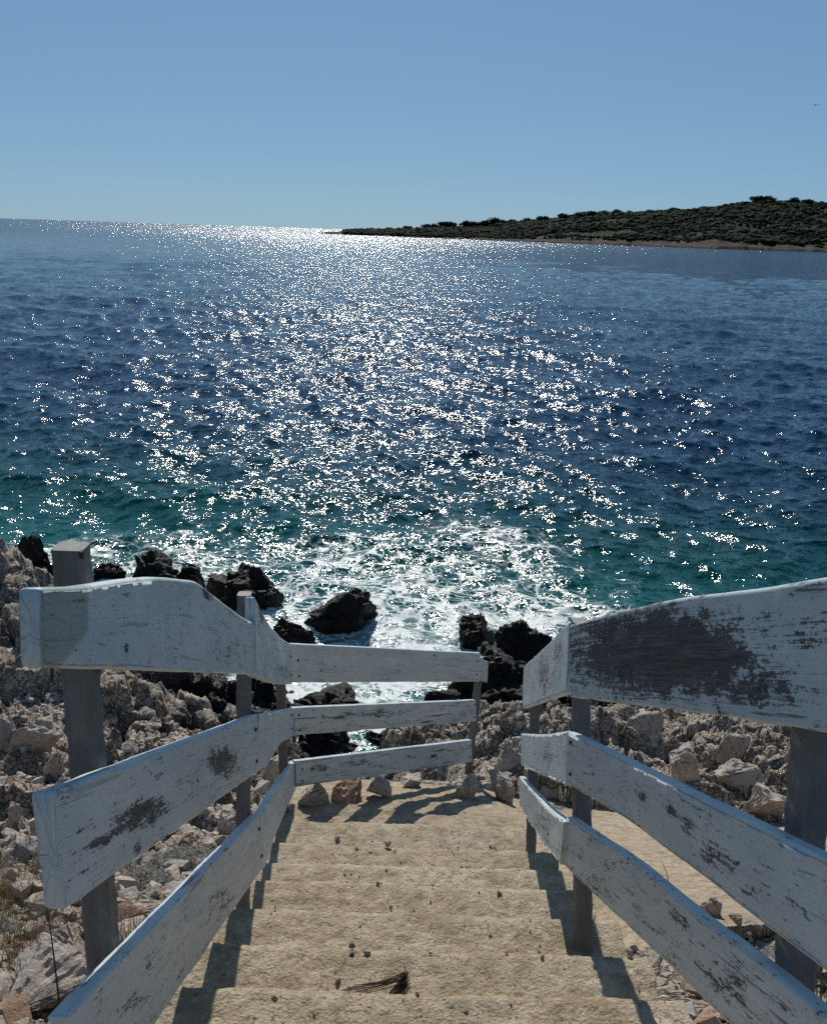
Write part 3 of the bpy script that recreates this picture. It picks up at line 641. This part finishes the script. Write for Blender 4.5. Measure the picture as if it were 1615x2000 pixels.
# pebbles lying on the treads
PEB = [(757, 1652, 13, 9, 'stone', 'pale square pebble on the lowest tread, centre'), (659, 1642, 9, 9, 'grey', 'small round pebble on the lowest tread, left'),
 (697, 1659, 8, 6, 'red', 'tiny brown pebble on the lowest tread below the round one'), (687, 1850, 11, 8, 'grey', 'dark pebble, upper one of three on the fourth tread from the bottom of the photo'),
 (687, 1866, 9, 7, 'grey', 'dark pebble directly below the upper of the three together'), (717, 1867, 13, 8, 'grey', 'dark flat pebble, rightmost of the three together'),
 (659, 1922, 11, 9, 'red', 'brown pebble left of the dry root bundle'), (816, 1945, 9, 7, 'red', 'brown pebble right of the dry root bundle'),
 (976, 1748, 8, 9, 'red', 'dark brown pebble near the right edge of the stairs'), (763, 1775, 7, 6, 'red', 'tiny brown pebble in the middle of the stairs'),
 (739, 1728, 7, 5, 'red', 'tiny brown pebble higher up the middle of the stairs'), (1058, 1872, 7, 7, 'red', 'tiny brown pebble at the right near the lower board'),
 (1230, 1865, 14, 10, 'stone', 'whitish stone at the stair edge under the right lower board')]
hit_stairs = hit
for i, (px, py, ww, hh, mt, lb) in enumerate(PEB):
    p = hit_stairs(px, py+2); place_rock(px, py, ww*1.25, hh*1.25, 50+i, lb, 'pebble', mt, 'pebble', sub=1, P=p, sink=.15, n=14)
# ---- rocks standing in the water
def sea_rock(px, pyb, wpx, hpx, seed, label, zb=-.25, depth=.8, mat='wet', lean=0.):
    p = on_z(px, pyb, 0.0); d = np.dot(p-CAM, CR3 @ np.array([0, 0, -1])); W = wpx/FPX*d/2; Ht = hpx/FPX*d*.95
    bm = bmesh.new(); bmesh.ops.create_icosphere(bm, subdivisions=6, radius=1.0)
    P = np.array([v.co[:] for v in bm.verts]); N = P.copy(); r = np.random.RandomState(seed)
    s = np.ones(len(P))
    for _ in range(16):                                           # planes that chop facets
        n = r.normal(size=3); n /= np.linalg.norm(n); c = r.uniform(.45, .80); dt = P@n; s = np.minimum(s, np.where(dt > c, c/np.maximum(dt, 1e-6), 1))
    P = P*s[:, None]
    u = np.arctan2(N[:, 1], N[:, 0]); v = N[:, 2]
    w1, w2, wc = worley(P[:, 0]*2.3+seed+P[:, 1]*.6, P[:, 2]*2.6+P[:, 1]*1.5, 90+seed)
    rr = (ridged(P[:, 0]*1.6+seed+P[:, 2], P[:, 1]*1.6+P[:, 2]*1.7, 91, 3)-.6)*.45+(wc-.5)*.16-.12*(1-ss(0, .18, w2-w1))+(ridged(P[:, 0]*7+seed, P[:, 2]*8+P[:, 1]*4, 92, 3)-.6)*.10+(fbm(P[:, 0]*16+P[:, 1]*7, P[:, 2]*16+P[:, 1]*11, 93, 3)-.5)*.06
    P = P*(1+rr)[:, None]*1.28; tl = math.radians(r.uniform(-28, 28)); P = P @ np.array([[math.cos(tl), 0, -math.sin(tl)], [0, 1, 0], [math.sin(tl), 0, math.cos(tl)]])
    P[:, 0] += lean*np.maximum(P[:, 2], 0)
    P = P*np.array([W*1.08, W*depth, Ht*.85]); 
    for vv, q in zip(bm.verts, P): vv.co = q
    me = bm_mesh(bm, 'sea_rock'); me.polygons.foreach_set('use_smooth', np.ones(len(me.polygons), bool))
    o = link(me, 'sea_rock', MATS[mat]); o.location = (p[0], p[1]+W*depth*.5, zb*.3); tag(o, label, 'sea rock'); return o
SR = [(490, 1184, 140, 122, 1, 'black jagged rock in the foam, the one above the second left post'),
 (655, 1222, 132, 74, 2, 'wet black rock leaning right above the cross boards, in the middle of the foam'),
 (565, 1252, 100, 58, 3, 'low black rock between the curved board and the leaning rock'),
 (300, 1150, 150, 86, 4, 'black rock rising behind the hump of the left top board'),
 (215, 1140, 60, 45, 5, 'small dark rock beside the top of the first left post'),
 (370, 1150, 60, 62, 6, 'low black rock to the right of the one behind the hump'),
 (445, 1195, 60, 50, 12, 'low wet rock under the jagged rock beside the second left post'),
 (934, 1246, 74, 60, 7, 'small black rock with spray on the right side of the foam'),
 (1015, 1292, 118, 76, 8, 'black squared rock near the top of the right railing'),
 (985, 1362, 170, 100, 9, 'broad black rock behind the end post of the cross boards'),
 (878, 1366, 70, 34, 10, 'low black rock at the edge of the inlet'),
 (625, 1400, 175, 76, 11, 'dark wet ledge at the left of the inlet behind the cross boards'),
 (640, 1470, 150, 60, 13, 'dark wet ledge seen between the two lower cross boards'),
 (735, 1448, 60, 22, 14, 'low dark rock in the inlet between the lower cross boards'),
 (40, 1150, 150, 105, 15, 'black weedy rock topping the headland at the far left edge')]
for a in SR: sea_rock(*a)
# ---- loose rubble, uncountable
def rubble(name, n, sampler, smin, smax, mats, seed):
    rg = np.random.RandomState(seed); basev = []
    for k in range(8):
        bm = hull_rock((1, 1, 1), seed*10+k, n=12, flat=.65); bmesh.ops.triangulate(bm, faces=bm.faces); bm.verts.index_update()
        basev.append((np.array([v.co[:] for v in bm.verts]), np.array([[v.index for v in f.verts] for f in bm.faces]))); bm.free()
    V = []; F = []; off = 0
    XY = sampler(rg, n); X = XY[:, 0]; Y = XY[:, 1]; Z = terrain(X, Y)
    for i in range(len(X)):
        bv, bf = basev[rg.randint(8)]; s = smin*(smax/smin)**(rg.rand()**2.2)*(.75+.5*rg.rand(3)); a = rg.rand()*6.28
        q = bv*s; c, sn = math.cos(a), math.sin(a); q = q @ np.array([[c, -sn, 0], [sn, c, 0], [0, 0, 1]]); b = rg.normal(0, .35); cb, sb = math.cos(b), math.sin(b)
        q = q @ np.array([[1, 0, 0], [0, cb, -sb], [0, sb, cb]])
        V.append(q+[X[i], Y[i], Z[i]+s[2]*.25]); F.append(bf+off); off += len(bv)
    me = raw_mesh(name, np.concatenate(V), np.concatenate(F), smooth=False)
    o = link(me, name, None)
    for m_ in mats: me.materials.append(MATS[m_])
    if len(mats) > 1:
        mi = np.concatenate([np.full(len(f), rg.choice(len(mats), p=[.7, .18, .12][:len(mats)] if len(mats) == 3 else None)) for f in F]).astype(np.int32); me.polygons.foreach_set('material_index', mi)
    tag(o, kind='stuff'); return o
def samp_left(rg, n):
    Y = .4+rg.rand(n)**1.3*9; X = -.62-rg.rand(n)**1.2*(1.2+.55*Y); return np.stack([X, Y], -1)
def samp_right(rg, n):
    Y = 1+rg.rand(n)**1.1*10; X = .72+rg.rand(n)*(.8+.6*Y); m = ~inside_path(X, Y); return np.stack([X, Y], -1)[m]
def samp_far(rg, n):
    Y = 5.9+rg.rand(n)*3; X = -.9+rg.rand(n)*2.6; m = ~inside_path(X, Y); return np.stack([X, Y], -1)[m]
o = rubble('rubble_slope', 15000, samp_left, .007, .065, ['stone', 'grey', 'red'], 3); tag(o, 'pale loose stones and gravel strewn over the slope left of the railing', 'rubble')
o = rubble('rubble_slope', 8000, samp_right, .007, .055, ['stone', 'grey', 'red'], 4); tag(o, 'pale loose stones strewn over the slope right of the stairs', 'rubble')
o = rubble('rubble_slope', 700, samp_far, .01, .07, ['stone', 'grey', 'red'], 5); tag(o, 'loose stones below the cross boards at the end of the landing', 'rubble')
# grit on the concrete
def grit():
    rg = np.random.RandomState(9); V = []; F = []; off = 0
    bv = np.array([(1, 0, 0), (-1, 0, 0), (0, 1, 0), (0, -1, 0), (0, 0, 1), (0, 0, -1)], float); bf = np.array([(0, 2, 4), (2, 1, 4), (1, 3, 4), (3, 0, 4), (2, 0, 5), (1, 2, 5), (3, 1, 5), (0, 3, 5)])
    YY = rg.uniform(1.2, 5.9, 2200); XX = np.where(YY < 4.2, rg.uniform(LE+.03, RE-.03, 2200), rg.uniform(-.6, 2.5, 2200)); ZZ = floor_v(XX, YY)
    for i in range(2200):
        s = .0016+.0042*rg.rand()**4
        V.append(bv*s*(.6+.8*rg.rand(3))+[XX[i], YY[i], ZZ[i]+s*.2]); F.append(bf+off); off += 6
    me = raw_mesh('grit', np.concatenate(V), np.concatenate(F), smooth=False); o = link(me, 'grit', MATS['stone']); tag(o, 'fine grit scattered over the concrete stairs', 'grit', kind='stuff')
grit()
# ------------------------------------------------------------ plants, twigs
def blades(name, roots, hmin, hmax, rad, mat, label, cat, seed, kind=None, lean=.35):
    rg = random.Random(seed); V = []; F = []
    if not kind: V.append((roots[0][0], roots[0][1], floor_z(*roots[0])-.03))
    for (x, y) in roots:
        z = floor_z(x, y)-.01; h = rg.uniform(hmin, hmax); a = rg.uniform(0, 6.28); l = rg.uniform(.05, lean)*h; n = 5
        base = len(V)
        if not kind: F.append((0, base, base+1, base+1+0*n) if False else (0, base, base+1, base+2))
        for i in range(n+1):
            t = i/n; r = rad*(1-.75*t); cx = x+math.cos(a)*l*t*t; cy = y+math.sin(a)*l*t*t; cz = z+h*t*(1-.12*t)
            for k in range(3): V.append((cx+r*math.cos(k*2.094), cy+r*math.sin(k*2.094), cz))
        for i in range(n):
            for k in range(3): F.append((base+i*3+k, base+i*3+(k+1) % 3, base+i*3+3+(k+1) % 3, base+i*3+3+k))
    me = raw_mesh(name, np.array(V), np.array(F)); o = link(me, name, MATS[mat]); tag(o, label, cat, kind=kind); return o
rr_ = random.Random(5)
def clump(px, py, n, rad): 
    p = hit(px, py); return [(p[0]+rr_.gauss(0, rad), p[1]+rr_.gauss(0, rad)) for _ in range(n)]
blades('dry_grass', sum([clump(rr_.uniform(-60, 130), rr_.uniform(1690, 1930), 22, .07) for _ in range(34)], []), .05, .24, .0011, 'straw', 'dry yellow grass straggling over the near left slope', 'grass', 1, 'stuff', .9)
blades('dry_grass', sum([clump(rr_.uniform(-60, 90), rr_.uniform(1640, 1860), 20, .05) for _ in range(14)], []), .03, .14, .0011, 'green', 'thin green grass by the left edge of the slope', 'grass', 2, 'stuff', .9)
blades('grass_tuft', clump(150, 1990, 70, .03), .05, .14, .0012, 'green', 'green grass tuft in the near left corner beside the low board', 'grass tuft', 3)
blades('grass_tuft', clump(262, 1872, 40, .03), .10, .22, .0020, 'straw', 'dry pale stalks between the first left post and the low board', 'grass tuft', 4, lean=.2)
blades('grass_tuft', clump(850, 1440, 160, .10), .03, .10, .004, 'green', 'small green bush on the rocks beyond the cross boards', 'bush', 6)
blades('grass_tuft', clump(1560, 1975, 26, .04), .08, .30, .0022, 'green', 'thin green weed by the near right post', 'weed', 7, lean=.3)
blades('grass_tuft', clump(1545, 1870, 20, .03), .06, .20, .002, 'straw', 'dry weed stalks at the right edge behind the near right post', 'weed', 8, lean=.5)
blades('plant_stalk', [tuple(hit(118, 1990)[:2])], .42, .43, .0032, 'twig', 'tall dark bare stalk in front of the near left slope', 'stalk', 9, lean=.3)
blades('plant_stalk', [tuple(hit(1305, 1735)[:2])], .14, .15, .003, 'twig', 'short dark stalk standing on the path behind the right lower board', 'stalk', 10, lean=.5)
# grey low shrub left, between the boards
def shrub(px, py, R_, n, seed, label, mat='lichen'):
    p = hit(px, py); rg = np.random.RandomState(seed); V = []; F = []
    aa = rg.rand(n)*6.28; rr = R_*np.sqrt(rg.rand(n)); xx = p[0]+rr*np.cos(aa); yy = p[1]+rr*np.sin(aa)*.9; zz = terrain(xx, yy)+rg.rand(n)*.06*(1-(rr/R_)**2)
    for i in range(n):
        x, y, z = xx[i], yy[i], zz[i]
        d = rg.normal(size=3); d[2] = abs(d[2])*.6; d /= np.linalg.norm(d); e = np.cross(d, rg.normal(size=3)); e /= np.linalg.norm(e); L = .008+.014*rg.rand(); b = len(V)
        V += [np.array([x, y, z])+e*.0016, np.array([x, y, z])-e*.0016, np.array([x, y, z])+d*L]; F.append((b, b+1, b+2))
    me = raw_mesh('low_shrub', np.array(V), np.array(F), smooth=False); tag(link(me, 'low_shrub', MATS[mat]), label, 'shrub')
shrub(385, 1680, .26, 14000, 1, 'grey brittle low shrub on the slope between the left boards')
shrub(285, 1725, .16, 6000, 2, 'small grey shrub just right of the first left post')
shrub(40, 1690, .20, 8000, 3, 'grey low shrub at the left edge of the slope')
shrub(50, 1500, .25, 7000, 4, 'grey lichen patch on the ledge left of the first left post')
def roots_bundle():
    rg = random.Random(12); a = hit_stairs(795, 1918); b = hit_stairs(655, 1950); V = []; F = []
    for i in range(46):
        k = rg.random(); s = Vector(a)+Vector((rg.gauss(0, .006), rg.gauss(0, .008), .006+rg.random()*.02)); e = Vector(a).lerp(Vector(b), .45+.55*rg.random()**1.5)
        e = e+Vector((0, rg.gauss(-.006, .012)-.01*(1-k), .002)); e.z = floor_z(e.x, e.y)+.003; mid = s.lerp(e, .45)+Vector((0, rg.gauss(-.016, .010), rg.random()*.012)); mid.z = max(mid.z, floor_z(mid.x, mid.y)+.004); base = len(V)
        for j in range(9):
            t = j/8; c = s*(1-t)**2+mid*2*t*(1-t)+e*t*t; r = .0016*(1-.6*t)
            for q in range(3): V.append((c.x, c.y+r*math.cos(q*2.094), c.z+r*math.sin(q*2.094)))
        for j in range(8):
            for q in range(3): F.append((base+j*3+q, base+j*3+(q+1) % 3, base+j*3+3+(q+1) % 3, base+j*3+3+q))
    me = raw_mesh('root_bundle', np.array(V), np.array(F)); tag(link(me, 'root_bundle', MATS['twig']), 'dry brown bundle of roots lying on the concrete tread', 'roots')
roots_bundle()
# ------------------------------------------------------------ wooded headland
def build_headland():
    pxs = np.array([622, 650, 700, 760, 800, 860, 960, 1060, 1160, 1250, 1330, 1400, 1480, 1540, 1615, 1800, 2100, 2500.])
    coast = np.array([455.3, 457, 459, 461, 463, 465, 469, 473, 477, 480, 483, 486, 488, 490, 492, 498, 508, 521.])
    top = np.array([454, 451, 447.5, 448, 446, 441, 437, 426, 415, 409, 405, 397, 389, 391, 392, 388, 392, 400.])
    az = np.array([math.atan2(ray(x, 450+.032*(x-807))[0], ray(x, 450+.032*(x-807))[1]) for x in pxs])
    def dep(x, y): r = ray(x, y); return -r[2]/math.hypot(r[0], r[1])
    R0 = np.array([H/max(dep(x, y), .0045) for x, y in zip(pxs, coast)]); R0 = np.minimum(R0, 1500)
    R0 = np.interp(az, az, R0); 
    width = np.interp(pxs, [622, 800, 1200, 1615, 2500], [14, 90, 330, 420, 420])
    Zt = np.array([H-dep(x, y)*(r+wd) for x, y, r, wd in zip(pxs, top, R0, width)]); Zt = np.maximum(Zt, 1.6)
    A = np.linspace(az[0], az[-1], 1300); r0 = np.interp(A, az, R0); wd = np.interp(A, az, width); zt = np.interp(A, az, Zt)
    r0 = r0+14*(fbm(A*70, A*0, 101, 3)-.5)*2*np.clip((A-az[0])*8, .1, 1)
    t = np.concatenate([np.linspace(-.02, .12, 26), np.linspace(.13, 1.0, 70), np.linspace(1.05, 2.2, 24)])
    TT, AA = np.meshgrid(t, A, indexing='ij'); RR = r0[None]+wd[None]*TT; X = RR*np.sin(AA); Y = RR*np.cos(AA)
    sh = np.clip(zt*.10, .4, 5.0)*(.6+.8*fbm(A*45, A*0, 130, 3))
    prof_ = np.where(TT < 0, TT*60, 0)
    rise = ss(0, .022, TT)*.45+ss(.02, .12, TT)*.55
    hill = ss(-.15, 1.02, np.clip(TT-.09, 0, 1.))*1.04-ss(-.15, 1.02, 0)*1.04
    Z = np.where(TT < 0, -1., sh[None]*rise*(.75+.5*fbm(X/25, Y/25, 103)))
    Z = Z+np.maximum(zt[None]-sh[None]-3.5*np.clip(zt[None]/20, .1, 1), 0)*np.clip(hill, 0, 1)*np.where(TT > 1, 1-.5*(TT-1)**2, 1)
    Z = Z+np.where(TT > .12, (fbm(X/60, Y/60, 104)-.5)*8*np.clip(zt[None]/50, 0, 1)*np.clip((TT-.12)*4, 0, 1)*(1-ss(.75, 1., TT)), 0)
    Z = Z+np.where(TT > 0, (ridged(X/9, Y/9, 105)-.5)*1.2*np.clip(sh[None]/5, .1, 1), 0)
    m = M('headland_ground', .95, .1); v = m.geo(); z = m.n('SeparateXYZ'); m.set(z.inputs[0], v)
    rock = m.ramp(m.noise(v, .12, 6, .7), [(.38, (.02, .016, .013)), (.55, (.07, .052, .042)), (.72, (.20, .15, .125))])
    soil = m.ramp(m.noise(v, .05, 6, .7), [(.35, (.008, .015, .006)), (.65, (.024, .029, .013))])
    zz = m.math('ADD', z.outputs[2], m.math('MULTIPLY', m.math('SUBTRACT', m.noise(v, .04, 4, .6), .5), 12.))
    c = m.mix(m.ramp(m.math('MULTIPLY', zz, .05), [(.30, 0.), (.42, 1.)]), rock, soil)
    c = m.mix(m.ramp(m.math('MULTIPLY', z.outputs[2], .1), [(.05, .9), (.12, 0.)]), c, (.012, .012, .012))
    mt = m.out(c, m.bump(m.noise(v, .3, 5, .7), 1, 1.5))
    me = grid_mesh('headland_hill', np.stack([X, Y, Z], -1)); tag(link(me, 'headland_hill', mt), kind='structure')
    # scrub and wood: clumps of leaf-sized tufts
    m = M('scrub_foliage', .9, .1); v = m.geo()
    n = m.noise(v, .035, 4, .6); n2 = m.vor(v, .16, out='Color')
    c = m.ramp(n, [(.35, (.005, .015, .005)), (.55, (.011, .026, .008)), (.72, (.022, .034, .011))])
    hsv = m.n('HueSaturation'); m.set(hsv.inputs['Color'], c); m.set(hsv.inputs['Value'], m.math('ADD', .6, m.math('MULTIPLY', n2, .7)))
    mt2 = m.out(hsv.outputs[0], m.bump(m.noise(v, 1.2, 3, .7), 1, .8))
    rg = np.random.RandomState(11); bases = []
    for k in range(7):
        bm = bmesh.new(); bmesh.ops.create_icosphere(bm, subdivisions=2, radius=1); P = np.array([q.co[:] for q in bm.verts])
        P = P*(1+.9*(fbm(P[:, 0]*2.3+k*9+P[:, 2]*1.1, P[:, 1]*2.3+P[:, 2]*1.9, 110+k, 3)-.5)[:, None]+.25*rg.rand(len(P))[:, None]); P[:, 2] *= .75
        bases.append((P, np.array([[q.index for q in f.verts] for f in bm.faces]))); bm.free()
    tg, ag = t, A
    def ground(tt, aa):
        i = np.interp(tt, t, np.arange(len(t))); j = np.interp(aa, A, np.arange(len(A))); i0 = np.clip(i.astype(int), 0, len(t)-2); j0 = np.clip(j.astype(int), 0, len(A)-2); fi = i-i0; fj = j-j0
        out = []
        for K in (X, Y, Z): out.append((K[i0, j0]*(1-fj)+K[i0, j0+1]*fj)*(1-fi)+(K[i0+1, j0]*(1-fj)+K[i0+1, j0+1]*fj)*fi)
        return np.stack(out, -1)
    n = 40000; aa = az[0]+(az[-1]-az[0])*(.03+.97*rg.rand(n)); tt = .07+1.05*rg.rand(n)**.9; P0 = ground(tt, aa)
    dens = fbm(P0[:, 0]/45, P0[:, 1]/45, 120); keep = (dens+.16*rg.rand(n) > .47-.3*(tt > .85)-.12*(np.interp(aa, az, Zt) < 25)) & (P0[:, 2] > np.interp(aa, az, np.clip(Zt*.10, .8, 4.5))*(0.8+.9*rg.rand(n)))
    P0 = P0[keep]; dk = dens[keep]; aa = aa[keep]; tt = tt[keep]; V = []; F = []; off = 0
    for i in range(len(P0)):
        bv, bf = bases[rg.randint(7)]; s = (.6+1.6*rg.rand()**3+(2.6*rg.rand()**3 if dk[i] > .53 else 0))*min(1, .25+np.interp(aa[i], az, Zt)/16); a = rg.rand()*6.28; cs, sn = math.cos(a), math.sin(a)
        q = bv*s*[1, 1, .8+.4*rg.rand()]; q = q @ np.array([[cs, -sn, 0], [sn, cs, 0], [0, 0, 1]]); V.append(q+P0[i]+[0, 0, s*.35]); F.append(bf+off); off += len(bv)
    me = raw_mesh('scrub_woodland', np.concatenate(V), np.concatenate(F), smooth=False); tag(link(me, 'scrub_woodland', mt2), 'dark green scrub and low woodland covering the headland', 'woodland', kind='stuff')
    # single pines on the skyline
    bark = mat_flat('bark', (.05, .04, .03)); protos = []
    for k in range(3):
        r = np.random.RandomState(200+k); V = []; F = []
        for _ in range(900):                                    # leaf clumps through the crown
            d = r.normal(size=3); d /= np.linalg.norm(d); c = d*(.35+.65*r.rand()**.4)*[1, 1, .62]*(1+.35*math.sin(3*math.atan2(d[1], d[0])+k)+.2*math.sin(5*d[2]+k)); c[2] += .85
            u = r.normal(size=3); u /= np.linalg.norm(u); w_ = np.cross(u, r.normal(size=3)); w_ /= np.linalg.norm(w_); s = .08+.09*r.rand(); b = len(V)
            V += [c+u*s, c-u*s*.6+w_*s, c-u*s*.6-w_*s]; F.append((b, b+1, b+2))
        crown = raw_mesh('crown', np.array(V), np.array(F), smooth=False); crown.materials.append(mt2)
        bm = bmesh.new(); bmesh.ops.create_cone(bm, segments=7, radius1=.09, radius2=.03, depth=1.2, matrix=Matrix.Translation((0, 0, .4)))
        for q in range(4):
            a = q*1.7+k; bmesh.ops.create_cone(bm, segments=5, radius1=.035, radius2=.012, depth=.6, matrix=Matrix.Translation((.2*math.cos(a), .2*math.sin(a), .75))@Matrix.Rotation(a, 4, 'Z')@Matrix.Rotation(.8, 4, 'Y'))
        trunk = bm_mesh(bm, 'trunk'); trunk.materials.append(bark); protos.append((crown, trunk))
    def ridge(px): 
        a = math.atan2(ray(px, 430)[0], ray(px, 430)[1]); g = ground(np.array([.98]), np.array([a]))[0]; return g
    TR = [(1478, 5.2, 'tallest dark pine crowning the top of the headland'), (1494, 4.6, 'rounded pine just right of the tallest one on the ridge'), (1547, 4.2, 'lone pine on the ridge near the right edge'),
          (1573, 3.6, 'small pine on the ridge closest to the right edge'), (1313, 3.2, 'single pine on the left shoulder of the ridge'), (1203, 3.6, 'pine on the skyline midway along the headland')]
    ORD = 'first second third fourth fifth sixth seventh eighth ninth tenth eleventh twelfth thirteenth fourteenth fifteenth sixteenth seventeenth'.split()
    TR += [(x, s, None) for x, s in [(795, 3.0), (835, 3.2), (848, 3.0), (868, 4.2), (880, 4.0), (912, 4.2), (926, 3.8), (946, 4.0), (965, 5.2), (978, 4.2), (1000, 3.6), (1030, 3.4), (1062, 3.8), (1098, 3.8), (1130, 3.8), (1152, 4.2), (1178, 3.6)]]
    for i, (px, s, lb) in enumerate(TR):
        g = ridge(px); cr_, tr_ = protos[i % 3]; o = empty('pine_tree', tuple(g-[0, 0, .5]), lb or 'round pine on the low skyline, %s of the row counting from the headland tip' % ORD[i-6], 'tree', None if lb else 'pines along the low skyline of the headland')
        o.scale = (s*1.7, s*1.7, s*1.35); o.rotation_euler.z = i*1.3
        for me_, nm in ((cr_, 'crown'), (tr_, 'trunk')):
            c_ = bpy.data.objects.new(nm, me_); COL.objects.link(c_); c_.parent = o
build_headland()
# ------------------------------------------------------------ far bird
def bird():
    r = ray(1593, 204); p = CAM+r*160; bm = bmesh.new(); n = 9
    prev = None
    for sgn in (-1, 1):
        pts = [(0, 0), (.22, .09), (.5, .05), (.72, -.03)]; ch = [.11, .10, .07, .01]
        vs = [[bm.verts.new((sgn*x, c, z+.01)), bm.verts.new((sgn*x, -c, z)), bm.verts.new((sgn*x, -c*.2, z-.012))] for (x, z), c in zip(pts, ch)]
        for a, b in zip(vs, vs[1:]):
            for k in range(3): bm.faces.new((a[k], a[(k+1) % 3], b[(k+1) % 3], b[k]))
    me = bm_mesh(bm, 'wings'); bm = bmesh.new(); bmesh.ops.create_uvsphere(bm, u_segments=12, v_segments=8, radius=.11, matrix=Matrix.Diagonal((.8, 2.6, .8, 1)))
    o = empty('bird', tuple(p), 'tiny dark bird flying high at the right of the sky', 'bird'); mt = mat_flat('dark_feathers', (.06, .06, .065))
    for me_, nm in ((me, 'wings'), (bm_mesh(bm, 'body'), 'body')):
        c = link(me_, nm, mt); c.parent = o
bird()
